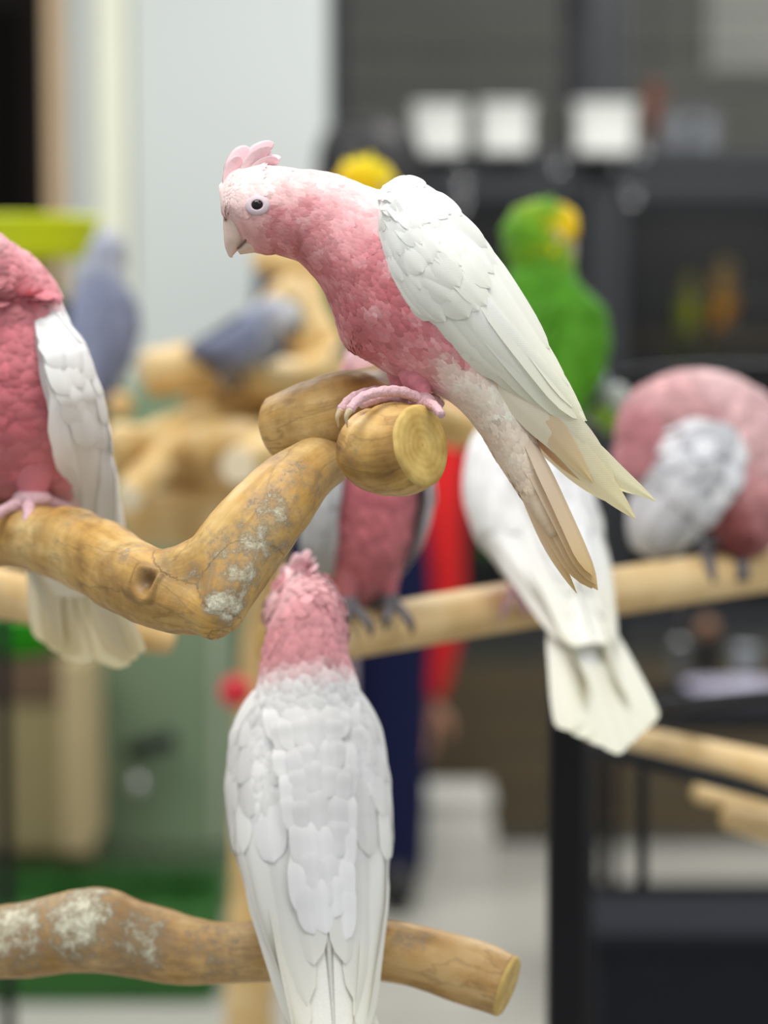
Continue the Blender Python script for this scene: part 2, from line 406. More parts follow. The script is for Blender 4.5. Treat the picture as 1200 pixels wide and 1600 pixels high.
# ------------------------------------------------------------------ wooden branches
def branch(name, pts, mat, parent, seed=0, amp=0.06, n_sub=14, n=40, knots=(), stains=(), caps=(0, 0), end_mat=None, bumps=(), kind_attrs=True, squash=1.0):
    """pts rows: px, py, depth, radius in px.  knots: (px,py,depth,r_px); stains: (px,py,depth,r_px,strength); caps: 1 cut flat, 0 rounded"""
    P = np.array([AT(p[0], p[1], p[2]) for p in pts]); R = np.array([p[3] * p[2] / F for p in pts])
    PR = spline(np.column_stack([P, R]), n_sub)
    P = PR[:, :3]; R = np.maximum(PR[:, 3], 0.002)
    # rounded ends: pull extra rings in
    def dome(P0, R0, dirv):
        a = np.linspace(0, math.pi / 2 * 0.94, 6)[1:]
        return [P0 + dirv * R0 * 0.55 * math.sin(t) for t in a], [R0 * math.cos(t) for t in a]
    t0 = unit(P[0] - P[1]); t1 = unit(P[-1] - P[-2])
    if not caps[0]:
        a, b = dome(P[0], R[0], t0); P = np.vstack([a[::-1], P]); R = np.concatenate([b[::-1], R])
    if not caps[1]:
        a, b = dome(P[-1], R[-1], t1); P = np.vstack([P, a]); R = np.concatenate([R, b])
    k = len(P)
    V, Fc = round_tube(P, R, n, cap=True)
    seg = np.concatenate([[0], np.cumsum(np.linalg.norm(np.diff(P, axis=0), axis=1))])
    th = np.linspace(0, 2 * math.pi, n, endpoint=False)
    G = np.stack([np.broadcast_to(np.cos(th) * 0.03, (k, n)), np.broadcast_to(np.sin(th) * 0.03, (k, n)), np.broadcast_to(seg[:, None] * 0.16 + seed, (k, n))], -1).reshape(-1, 3)
    C = np.repeat(P, n, axis=0); Nn = unit(V - C); Rr = np.repeat(R, n)
    for i in range(len(V)):
        q = Vector(V[i] * 26 + seed * 3.1); q2 = Vector(G[i] * 60)
        V[i] += Nn[i] * Rr[i] * (amp * 1.6 * noise.noise(q) + amp * 0.55 * noise.noise(q2 * 1.0) + amp * 0.35 * noise.noise(Vector(V[i] * 110)))
    kn = np.zeros(len(V)); stn = np.zeros(len(V))
    for (px, py, d, r, h) in bumps:
        c = AT(px, py, d); rr = r * d / F
        g = np.exp(-((np.linalg.norm(V - c, axis=1) / rr) ** 2)); V += Nn * (g * h * d / F)[:, None]
    for (px, py, d, r) in knots:
        c = AT(px, py, d); rr = r * d / F; dist = np.linalg.norm(V - c, axis=1) / rr
        dist = dist * (1 + 0.45 * np.array([noise.noise(Vector(v * 70)) for v in V]))
        V += Nn * (rr * (0.20 * np.exp(-((dist - 1.0) / 0.32) ** 2) - 0.55 * np.exp(-(dist / 0.6) ** 4)))[:, None]
        kn = np.maximum(kn, 0.85 * np.exp(-(dist / 0.72) ** 4)); kn = np.maximum(kn, 0.35 * np.exp(-((dist - 1.35) / 0.25) ** 2))
    for (px, py, d, r, s) in stains:
        c = AT(px, py, d); dist = np.linalg.norm(V - c, axis=1) / (r * d / F)
        stn = np.maximum(stn, s * np.exp(-dist ** 2.5))
    o = mesh(name, V, Fc, mat, parent, attrs=dict(grain=G, stain=stn, knot=kn))
    for e, cap in enumerate(caps):
        if not cap: continue
        ring = V[:n] if e == 0 else V[-n:]
        c = ring.mean(0); tdir = t0 if e == 0 else t1
        rows = []
        for f, off in ((1.0, 0.0), (0.99, 0.0016), (0.93, 0.0026), (0.7, 0.0028), (0.4, 0.0026), (0.15, 0.0025), (0.01, 0.0025)):
            rows.append(c + (ring - c) * f + tdir * off)
        VV = np.vstack(rows); u = unit(ring[0] - c); v = np.cross(tdir, u)
        GG = np.stack([(VV - c) @ u, (VV - c) @ v, np.zeros(len(VV))], -1)
        mesh('cut_end', VV, grid_faces(len(rows), n, True).tolist(), end_mat or M['wood_end'], o, attrs=dict(grain=GG))
    return o

def fused(name, limbs, mat, parent, seed=0, amp=0.05, knots=(), stains=(), bumps=(), voxel=0.0015):
    """several limbs grown into one smooth piece of wood"""
    Vs, Fs, off = [], [], 0; CL, CR, CU, CW, CS = [], [], [], [], []
    for li, pts in enumerate(limbs):
        P = np.array([AT(p[0], p[1], p[2]) for p in pts]); Rr = np.array([p[3] * p[2] / F for p in pts])
        PR = spline(np.column_stack([P, Rr]), 20); P = PR[:, :3]; Rr = PR[:, 3]
        a = np.linspace(0, math.pi / 2 * 0.94, 6)[1:]
        t0 = unit(P[0] - P[1]); t1 = unit(P[-1] - P[-2])
        Pe = np.vstack([[P[0] + t0 * Rr[0] * 0.6 * math.sin(t) for t in a][::-1], P, [P[-1] + t1 * Rr[-1] * 0.6 * math.sin(t) for t in a]])
        Re = np.concatenate([[Rr[0] * math.cos(t) for t in a][::-1], Rr, [Rr[-1] * math.cos(t) for t in a]])
        V, Fc = round_tube(Pe, Re, 48); Vs.append(V); Fs += [[q + off for q in f] for f in Fc]; off += len(V)
        T = unit(np.gradient(Pe, axis=0)); u = unit(np.array([0, 0, 1.0]) - T[0] * T[0][2]); U = []
        for t in T: u = unit(u - t * u.dot(t)); U.append(u)
        U = np.array(U); CL.append(Pe); CR.append(Re); CU.append(U); CW.append(np.cross(T, U)); CS.append(np.concatenate([[0], np.cumsum(np.linalg.norm(np.diff(Pe, axis=0), axis=1))]) + li * 3.7)
    me = bpy.data.meshes.new('tmp'); me.from_pydata(np.vstack(Vs).tolist(), [], Fs)
    ob = bpy.data.objects.new('tmp', me); COL.objects.link(ob)
    r = ob.modifiers.new('r', 'REMESH'); r.mode = 'VOXEL'; r.voxel_size = voxel
    sm = ob.modifiers.new('s', 'SMOOTH'); sm.iterations = 26; sm.factor = 0.5
    dg = bpy.context.evaluated_depsgraph_get(); ev = ob.evaluated_get(dg); m2 = ev.to_mesh()
    V = np.empty(len(m2.vertices) * 3); m2.vertices.foreach_get('co', V); V = V.reshape(-1, 3)
    Nn = np.empty(len(m2.vertices) * 3); m2.vertices.foreach_get('normal', Nn); Nn = Nn.reshape(-1, 3)
    Fc = [list(p.vertices) for p in m2.polygons]
    ev.to_mesh_clear(); bpy.data.objects.remove(ob); bpy.data.meshes.remove(me)
    CL, CR, CU, CW, CS = np.vstack(CL), np.concatenate(CR), np.vstack(CU), np.vstack(CW), np.concatenate(CS)
    G = np.zeros_like(V); Rr = np.zeros(len(V))
    for i in range(0, len(V), 4000):
        d2 = ((V[i:i + 4000, None] - CL[None]) ** 2).sum(-1) / (CR[None] ** 2 + 1e-5); k = d2.argmin(1)
        q = V[i:i + 4000] - CL[k]; th = np.arctan2((q * CW[k]).sum(1), (q * CU[k]).sum(1))
        G[i:i + 4000] = np.stack([np.cos(th) * 0.03, np.sin(th) * 0.03, CS[k] * 0.16 + seed], -1); Rr[i:i + 4000] = np.maximum(CR[k], 0.010)
    for i in range(len(V)):
        V[i] += Nn[i] * Rr[i] * (amp * 1.6 * noise.noise(Vector(V[i] * 26 + seed * 3.1)) + amp * 0.5 * noise.noise(Vector(G[i] * 60)) + amp * 0.45 * noise.noise(Vector(V[i] * 110)))
    kn = np.zeros(len(V)); stn = np.zeros(len(V))
    for (px, py, d, r, h) in bumps:
        V += Nn * (np.exp(-((np.linalg.norm(V - AT(px, py, d), axis=1) / (r * d / F)) ** 2)) * h * d / F)[:, None]
    for (px, py, d, r) in knots:
        rr = r * d / F; dist = np.linalg.norm(V - AT(px, py, d), axis=1) / rr
        near = dist < 4; dn = dist.copy(); dn[near] *= 1 + 0.5 * np.array([noise.noise(Vector(v * 85)) for v in V[near]])
        V += Nn * (rr * (0.24 * np.exp(-((dn - 1.0) / 0.28) ** 2) - 0.5 * np.exp(-(dn / 0.62) ** 4)))[:, None]
        kn = np.maximum(kn, 0.8 * np.exp(-(dn / 0.75) ** 4)); kn = np.maximum(kn, 0.4 * np.exp(-((dn - 1.3) / 0.2) ** 2))
    for (px, py, d, r, st) in stains:
        stn = np.maximum(stn, st * np.exp(-(np.linalg.norm(V - AT(px, py, d), axis=1) / (r * d / F)) ** 2.5))
    return mesh(name, V, Fc, mat, parent, attrs=dict(grain=G, stain=stn, knot=kn))

pt_base = AT(-330, 1400, 1.62); pt_base[2] = 0
tree = empty('driftwood_perch', pt_base, 'knotted yellow-brown driftwood perch in sharp focus with white droppings', 'perch')
branch('trunk', [(-330, 560, 1.62, 60), (-330, 900, 1.62, 70), (-330, 1400, 1.62, 76), (-330, 2200, 1.62, 84), (-340, 3600, 1.70, 95)], M['wood'], tree, seed=3, n=28)
tz = pt_base
V, Fc = lathe([(0.001, 0.0), (0.26, 0.0), (0.27, 0.012), (0.26, 0.03), (0.06, 0.05), (0.001, 0.052)], (tz[0], tz[1], 0.0), 40)
mesh('foot_plate', V, Fc, M['board_dark'], tree)
fused('branch', [
    [(-330, 800, 1.66, 52), (-160, 812, 1.60, 52), (-60, 832, 1.57, 52), (40, 840, 1.53, 52), (110, 852, 1.475, 58), (175, 884, 1.42, 62), (232, 915, 1.38, 61), (280, 934, 1.358, 58), (318, 950, 1.342, 48), (340, 966, 1.333, 38)],
    [(262, 905, 1.37, 46), (300, 902, 1.36, 58), (336, 890, 1.352, 63), (372, 856, 1.352, 66), (404, 820, 1.355, 66), (440, 776, 1.365, 61), (480, 735, 1.38, 50), (520, 712, 1.40, 40), (560, 690, 1.42, 34)],
    [(345, 968, 1.332, 33), (352, 930, 1.336, 46), (370, 885, 1.345, 58), (395, 840, 1.352, 60)]],
    M['wood'], tree, seed=1, amp=0.055, knots=[(222, 905, 1.342, 26)],
    stains=[(400, 850, 1.33, 60, 0.70), (425, 800, 1.338, 60, 0.66), (374, 895, 1.326, 48, 0.72), (372, 945, 1.318, 40, 0.82), (335, 945, 1.318, 30, 0.86), (352, 975, 1.316, 30, 0.76), (470, 745, 1.35, 60, 0.50), (350, 860, 1.325, 60, 0.56), (300, 900, 1.325, 60, 0.50), (440, 860, 1.34, 50, 0.5),
            (190, 850, 1.365, 60, 0.50), (120, 805, 1.44, 50, 0.36), (245, 870, 1.35, 50, 0.42), (300, 960, 1.33, 50, 0.36)],
    bumps=[(195, 872, 1.36, 46, 9), (235, 938, 1.35, 40, 6), (130, 880, 1.42, 40, -6), (90, 800, 1.46, 40, 5), (408, 860, 1.31, 16, -7), (385, 880, 1.31, 14, -5), (392, 830, 1.31, 18, 5), (300, 975, 1.34, 36, -4), (420, 905, 1.34, 30, -5)])
branch('branch', [(436, 668, 1.41, 50), (472, 660, 1.405, 58), (520, 650, 1.40, 62), (568, 634, 1.41, 58), (615, 612, 1.44, 48), (655, 600, 1.49, 42), (690, 590, 1.56, 34)], M['wood'], tree,
       seed=4, n_sub=20, n=64, amp=0.06, stains=[(590, 590, 1.37, 50, 0.5), (440, 700, 1.37, 40, 0.4), (520, 610, 1.37, 60, 0.3)], bumps=[(425, 640, 1.38, 26, 6), (520, 690, 1.35, 30, -8)])
branch('branch', [(570, 690, 1.350, 56), (584, 697, 1.346, 68), (604, 702, 1.340, 74), (630, 703, 1.332, 73), (655, 697, 1.324, 66)], M['wood'], tree, seed=5, n_sub=16, n=72, amp=0.05, caps=(0, 1), stains=[(560, 720, 1.32, 40, 0.34), (640, 640, 1.31, 30, 0.4)],
       bumps=[(648, 690, 1.295, 22, -10), (600, 770, 1.32, 40, -5), (668, 660, 1.32, 24, 6)])
branch('branch', [(-330, 860, 1.66, 46), (-120, 905, 1.78, 44), (0, 928, 1.86, 40), (120, 955, 1.90, 38), (200, 985, 1.91, 30), (262, 1000, 1.92, 22)], M['wood_bg'], tree, seed=6, n=32)
branch('branch', [(-330, 1480, 1.60, 62), (-120, 1478, 1.55, 60), (0, 1472, 1.52, 58), (80, 1462, 1.51, 62), (150, 1455, 1.50, 66), (215, 1468, 1.50, 60), (300, 1486, 1.50, 52), (400, 1487, 1.50, 46),
                  (520, 1484, 1.50, 46), (620, 1487, 1.49, 48), (720, 1513, 1.48, 52), (790, 1540, 1.47, 50)], M['wood_lo'], tree, seed=8, n_sub=16, n=56, amp=0.05, caps=(0, 1),
       stains=[(120, 1425, 1.475, 85, 0.86), (20, 1435, 1.49, 90, 0.80), (110, 1480, 1.475, 50, 0.7), (220, 1470, 1.475, 75, 0.66), (240, 1500, 1.475, 30, 0.7), (330, 1490, 1.475, 80, 0.52), (640, 1460, 1.47, 50, 0.5), (30, 1500, 1.49, 70, 0.5)], bumps=[(155, 1400, 1.48, 40, 12)])

# ------------------------------------------------------------------ birds
PXM = 1.36 / F                                # metres per photograph pixel at the focused bird

class Bird:
    """local frame: x forward, y to the bird's left, z up; built from a side profile"""
    def __init__(s, name, label, origin, fwd, up=(0, 0, 1), scale=1.0, group=None, cat='parrot', lean=0.0, squat=1.0, fat=1.0):
        s.sq, s.fat = squat, fat
        s.o = np.asarray(origin, float)
        u = unit(np.asarray(up, float)); f = np.asarray(fwd, float); f = unit(f - u * f.dot(u))
        s.f, s.u = f, u; s.l = np.cross(u, f); s.k = scale
        c, sn = math.cos(math.radians(lean)), math.sin(math.radians(lean))
        s.lean = (c, sn)
        s.e = empty(name, s.o, label, cat, group)
    def W(s, P):                              # local metres -> world
        P = np.asarray(P, float); c, sn = s.lean
        zz_ = np.where(P[..., 2] > 0, P[..., 2] * s.sq, P[..., 2])
        x = P[..., 0] * c + zz_ * sn; z = -P[..., 0] * sn + zz_ * c
        return s.o + s.k * (x[..., None] * s.f + s.fat * P[..., 1][..., None] * s.l + z[..., None] * s.u)

def loft_grid(C, D, hd, hv, wd, n_sub, n):
    A = spline(np.column_stack([C, D, hd, hv, wd]), n_sub)
    C = A[:, :3]; D = A[:, 3:6]; hd, hv, wd = [np.maximum(A[:, i], 1e-5) for i in (6, 7, 8)]
    T = unit(np.gradient(C, axis=0)); D = unit(D - T * (D * T).sum(1, keepdims=True)); L = np.cross(T, D)
    th = np.linspace(0, 2 * math.pi, n, endpoint=False)
    c, sn = np.cos(th), np.sin(th)
    h = np.where(c[None] > 0, hd[:, None], hv[:, None])
    return C[:, None] + (c[None] * h)[..., None] * D[:, None] + (sn[None] * wd[:, None])[..., None] * L[:, None]

def closed(G):
    k, n = G.shape[:2]
    V = np.vstack([G.reshape(-1, 3), G[0].mean(0)[None], G[-1].mean(0)[None]])
    Fc = grid_faces(k, n, True).tolist()
    a, b = k * n, k * n + 1
    for j in range(n):
        Fc.append([a, j, (j + 1) % n]); Fc.append([b, (k - 1) * n + (j + 1) % n, (k - 1) * n + j])
    return V, Fc

HEAD = [(59, 6, 26, 14, 18), (54, 6, 42, 22, 32), (37, 4, 58, 34, 44), (6, -2, 69, 66, 53), (-24, -4, 67, 69, 56)]   # f, u, dorsal, ventral, width (photo px)

HEADC = []
def head_frame(c, yaw=0, pitch=0, roll=0, size=1.0):
    """maps head-local (f,l,u) px to local metres"""
    cy, sy, cp, sp = math.cos(yaw), math.sin(yaw), math.cos(pitch), math.sin(pitch)
    cr, sr = math.cos(roll), math.sin(roll)
    X = np.array([cp * cy, cp * sy, sp]); Yv = np.array([-sy, cy, 0]); Z = np.cross(X, Yv)
    Y2 = Yv * cr + Z * sr; Z2 = Z * cr - Yv * sr
    c = np.asarray(c, float)
    R = np.stack([X, Y2, Z2]) * PXM * size
    HEADC.append((c, np.stack([X, Y2, Z2]), PXM * size))
    return lambda P: c + np.asarray(P, float) @ R, np.stack([X, Y2, Z2]), PXM * size

def build_body(b, H, Hr, hs, stations, colour, head_scale=(1, 1, 1), n_sub=8, n=48, feathers=2200, fs=(0.0045, 0.0115), jitter=0.09, plume_kind=True, lift=0.10, bodyname='body', skin=True):
    """stations rows: local x, y, z, dx, dy, dz (dorsal), hd, hv, w in metres, head first comes from HEAD"""
    rows = []
    for f, u, hd, hv, wd in HEAD:
        rows.append(np.concatenate([H([f * head_scale[0], 0, u]), Hr[2], [hd * hs * head_scale[2], hv * hs * head_scale[2], wd * hs * head_scale[1]]]))
    nh = len(rows)
    rows += [np.asarray(r, float) for r in stations]
    A = np.array(rows)
    G = loft_grid(A[:, :3], A[:, 3:6], A[:, 6], A[:, 7], A[:, 8], n_sub, n)
    k = G.shape[0]
    si = np.linspace(0, len(rows) - 1, k)                 # station index along the body
    V, Fc = closed(G)
    th = np.linspace(0, 2 * math.pi, n, endpoint=False)
    S2 = np.concatenate([np.repeat(si, n), [0, len(rows) - 1]]); T2 = np.concatenate([np.tile(th, k), [0, 0]])
    cols = colour(V, S2, T2)
    body = mesh(bodyname, b.W(V), Fc, M['plume'], b.e, col=cols)
    # contour feathers lying over the skin
    m = feathers
    if m:
        seglen = np.linalg.norm(np.diff(G.mean(1), axis=0), axis=1)
        girth = np.linalg.norm(np.roll(G, -1, 1) - G, axis=2).sum(1)
        sz = fs[0] + (fs[1] - fs[0]) * np.clip((si - 1.5) / (nh + 3.0), 0, 1)
        wgt = (np.concatenate([seglen, [0]]) * girth / sz ** 2); wgt[:int(0.06 * k)] = 0; wgt[int(0.93 * k):] = 0
        cum = np.cumsum(wgt) / wgt.sum()
        ii = np.interp((np.arange(m) + rng.random(m)) / m, cum, np.arange(k)); jj = (np.arange(m) * 0.61803398875 % 1.0) * n + rng.normal(0, 0.15, m)
        i0 = np.clip(ii.astype(int), 1, k - 3); fi = np.clip(ii - i0, 0, 1); j0 = np.floor(jj).astype(int) % n; fj = jj - np.floor(jj); j1 = (j0 + 1) % n
        def samp(g): return (g[i0, j0] * ((1 - fi) * (1 - fj))[:, None] + g[i0 + 1, j0] * (fi * (1 - fj))[:, None] + g[i0, j1] * ((1 - fi) * fj)[:, None] + g[i0 + 1, j1] * (fi * fj)[:, None])
        P = samp(G); dT = unit(np.gradient(G, axis=0)); T = unit(samp(dT)); dA = unit(np.roll(G, -1, 1) - np.roll(G, 1, 1)); A_ = unit(samp(dA))
        Nn = unit(np.cross(A_, T)); ctr = G.mean(1)
        hc, hR, hk = HEADC[-1]; loc = (P - hc) @ hR.T / hk
        sp_ = np.linalg.norm(np.gradient(G, axis=0), axis=2); cs_ = np.linalg.norm(np.gradient(ctr, axis=0), axis=1)
        ok = (np.hypot(loc[:, 0], (loc[:, 2] + 3) * 1.2) > 18.5) | (np.abs(loc[:, 1]) < 15)
        ok &= ~((loc[:, 0] > 14) & (loc[:, 2] < -14) & (loc[:, 2] > -80)) & ~((loc[:, 0] > 2) & (loc[:, 2] < -34) & (loc[:, 2] > -80) & (np.abs(loc[:, 1]) < 45))
        ok &= sp_[i0, j0] > 0.30 * cs_[i0]
        flip = np.sign(((P - ctr[i0]) * Nn).sum(1)); Nn *= flip[:, None]
        A_ = np.cross(Nn, T)
        rot = rng.normal(0, 0.16, m); T, A_ = T * np.cos(rot)[:, None] + A_ * np.sin(rot)[:, None], A_ * np.cos(rot)[:, None] - T * np.sin(rot)[:, None]
        size = np.interp(ii, np.arange(k), sz) * rng.uniform(0.8, 1.25, m)
        tt = np.array([-0.15, 0.25, 0.6, 0.86, 1.0]); ww = np.array([0.36, 0.52, 0.5, 0.34, 0.10]); hh = np.array([-0.12, 0.05, 0.11, 0.10, 0.03]) * (lift / 0.1)
        cc = np.array([-1, 0, 1.0]); cam_ = np.array([-0.09, 0.03, -0.09])
        VV = (P[:, None, None] + (tt[None, :, None, None] * 1.25 * size[:, None, None, None]) * T[:, None, None]
              + (cc[None, None, :, None] * ww[None, :, None, None] * size[:, None, None, None]) * A_[:, None, None]
              + ((hh[None, :, None] + cam_[None, None, :] * ww[None, :, None] * 2) * size[:, None, None])[..., None] * Nn[:, None, None])
        base = colour(P, np.interp(ii, np.arange(k), si), jj / n * 2 * math.pi)
        base = base * (1 + rng.normal(0, jitter, m))[:, None]
        shade = np.array([1.0, 1.0, 1.0, 1.05, 1.1])
        CC = np.clip(base[:, None, None, :] * shade[None, :, None, None] + 0 * cc[None, None, :, None], 0, 0.93)
        VV = VV[ok].reshape(-1, 3); CC = CC[ok].reshape(-1, 3); m = int(ok.sum())
        f0 = grid_faces(5, 3); FF = (f0[None] + (np.arange(m) * 15)[:, None, None]).reshape(-1, 4)
        o = mesh('plumage', b.W(VV), FF, M['plume'], b.e, col=CC); o['kind'] = 'stuff'
    return body, G

def blade_vf(b, C, Wd, N, widths, c0, c1, camber=0.12, m=7, tipmix=None, seed=0):
    """C centre line, Wd width direction rows, N normal rows (local metres)"""
    k = len(C); a = np.linspace(-1, 1, m)
    V = C[:, None] + (a[None, :, None] * widths[:, None, None]) * Wd[:, None] - ((a ** 2)[None, :, None] * widths[:, None, None] * camber) * N[:, None]
    # raised shaft
    V += (np.exp(-(a / 0.12) ** 2)[None, :, None] * 0.0004) * N[:, None]
    t = np.linspace(0, 1, k)
    tm = t ** 1.5 if tipmix is None else tipmix(t)
    c = lin(c0)[None] * (1 - tm)[:, None] + lin(c1)[None] * tm[:, None]
    colr = np.repeat(c[:, None], m, 1) * (1 + 0.03 * np.exp(-(a / 0.15) ** 2))[None, :, None]
    ln = np.concatenate([[0], np.cumsum(np.linalg.norm(np.diff(C, axis=0), axis=1))])
    vane = np.stack([np.broadcast_to(a[None] * 0.01, (k, m)), ln[:, None] - np.abs(a)[None] * widths[:, None] * 0.9, np.zeros((k, m))], -1)
    return b.W(V.reshape(-1, 3)), grid_faces(k, m), colr.reshape(-1, 3), vane.reshape(-1, 3)

def width_profile(t, W, root=0.45, tip=0.78, power=0.55, end=0.04):
    r = np.minimum(1, root + (1 - root) * t / 0.35)
    e = np.where(t > tip, np.clip(1 - ((t - tip) / (1 - tip)) ** 2, end ** 2, 1) ** power, 1)
    return W * r * e

def blade(b, parent, name, pts, W, c0, c1, tilt=0.0, side=1, n_sub=6, **kw):
    """pts rows: local x, z, y (y times side).  tilt turns the vane from the profile plane (0) to flat (90)"""
    P = spline([(p[0], p[2] * side, p[1]) for p in pts], n_sub)
    T = unit(np.gradient(P, axis=0)); lat = np.array([0, side, 0.0])
    pr = unit(np.cross(T, lat)); la = unit(np.cross(pr, T)) * 1.0
    ta = math.radians(tilt)
    Wd = pr * math.cos(ta) + la * math.sin(ta); N = unit(np.cross(Wd, T))
    if (N[len(N) // 2] * (lat + np.array([-0.8, 0, 0.6]))).sum() < 0: N = -N
    wk = {k: kw.pop(k) for k in ('root', 'tip', 'power', 'end') if k in kw}
    widths = width_profile(np.linspace(0, 1, len(P)), W, **wk)
    V, Fc, c, va = blade_vf(b, P, Wd, N, widths, c0, c1, **kw)
    return mesh(name, V, Fc, M['vane'], parent, col=c, attrs=dict(vane=va))

def build_wing(b, T, B, ymax, side, c_top, c_low, rows, seconds, name='wing', jit=0.025, tipcol=None, base_y=0.30, inset=0.0):
    """T, B: top and bottom edges (local x,z) sampled alike; rows: (u0, u1, count, v0, v1) of covert rows; seconds: (u0,v0,u1,v1,width)"""
    T = spline(T, 8); B = spline(B, 8); nT = len(T)
    Ty = np.interp(np.linspace(0, 1, nT), np.linspace(0, 1, len(ymax)), ymax)
    def S(u, v):
        u = np.asarray(u, float); v = np.asarray(v, float); q = np.clip(u, 0, 1) * (nT - 1)
        ix = np.arange(nT)
        tx, tz = np.interp(q, ix, T[:, 0]), np.interp(q, ix, T[:, 1]); bx, bz = np.interp(q, ix, B[:, 0]), np.interp(q, ix, B[:, 1])
        ym = np.interp(q, ix, Ty)
        vv = np.clip(v, -0.05, 1.05)
        y = ym * (base_y + (1 - base_y) * np.sin(math.pi / 2 * np.clip(vv / 0.6, 0, 1))) * (1 - 0.16 * np.clip((vv - 0.6) / 0.4, 0, 1.2) ** 2)
        return np.stack([tx + (bx - tx) * vv, y * side, tz + (bz - tz) * vv], -1)
    def Nrm(u, v):
        e = 0.01
        a = S(np.clip(u + e, 0, 1), v) - S(np.clip(u - e, 0, 1), v); c = S(u, v + e) - S(u, v - e)
        n_ = unit(np.cross(a, c)); sg = np.sign((n_ * np.array([-0.3, side, 0.3])).sum(-1)); return n_ * np.where(sg == 0, 1, sg)[..., None]
    ug, vg = np.meshgrid(np.linspace(0, 1, 40), np.linspace(0, 1, 24), indexing='ij')
    G = S(ug, vg); Nn = Nrm(ug, vg)
    inner = G - Nn * 0.004
    V = np.vstack([G.reshape(-1, 3), inner.reshape(-1, 3)]); n1 = 40 * 24
    Fc = grid_faces(40, 24).tolist() + grid_faces(40, 24, off=n1).tolist()
    rim = [i * 24 for i in range(40)] + [39 * 24 + j for j in range(1, 24)] + [i * 24 + 23 for i in range(38, -1, -1)] + [j for j in range(22, 0, -1)]
    for a in range(len(rim)):
        p, q = rim[a], rim[(a + 1) % len(rim)]; Fc.append([p, q, q + n1, p + n1])
    ct, cl = lin(c_top), lin(c_low)
    mixf = np.concatenate([np.clip(0.15 * vg + 0.75 * ug ** 2, 0, 1).ravel()] * 2)[:, None]
    wing = mesh(name, b.W(V), Fc, M['plume'], b.e, col=ct * (1 - mixf) + cl * mixf)
    def lay(u0, v0, u1, v1, hw, lift, nm, camb=0.16, **wk):
        k = 13; t = np.linspace(0, 1, k); u = u0 + (u1 - u0) * t; v = v0 + (v1 - v0) * t
        C = S(u, v); N = Nrm(u, v)
        C = C + N * (lift * (0.15 + 0.85 * np.sin(math.pi * 0.5 * np.minimum(1, t * 1.25))))[:, None]
        Tn = unit(np.gradient(C, axis=0)); Wd = unit(np.cross(N, Tn)); N2 = unit(np.cross(Tn, Wd)); N2 *= np.sign((N2 * N).sum(1))[:, None]
        widths = width_profile(t, hw, **wk)
        jf = 1 + rng.normal(0, jit)
        m0 = np.clip(0.10 * v0 + 0.7 * u0 ** 2, 0, 1); m1 = np.clip(0.16 * v1 + 0.85 * u1 ** 2, 0, 1)
        a0 = np.array(c_top) * (1 - m0) + np.array(c_low) * m0; a1 = np.array(c_top) * (1 - m1) + np.array(c_low) * m1
        V, Fc, c, va = blade_vf(b, C, Wd, N2, widths, np.clip(a0 * jf, 0, 250), np.clip(a1 * jf, 0, 250), camber=camb, m=7)
        return mesh(nm, V, Fc, M['vane'], wing, col=c, attrs=dict(vane=va))
    for (u0, v0, u1, v1, hw, lift) in seconds:
        lay(u0, v0, u1, v1, hw, lift, 'flight_feather', tip=0.72, power=0.6)
    for (u0, du, cnt, va, vb, hw, lift) in rows:
        for q in range(cnt):
            v = va + (vb - va) * (q + 0.5 + rng.uniform(-0.15, 0.15)) / cnt
            uu = u0 + rng.uniform(-0.018, 0.018)
            lay(uu, v, min(1, uu + du * rng.uniform(0.9, 1.1)), v + rng.uniform(-0.01, 0.03), hw * rng.uniform(0.85, 1.05), lift * 1.45 * rng.uniform(0.8, 1.2), 'covert_feather', tip=0.66, power=0.5)
    return wing, S

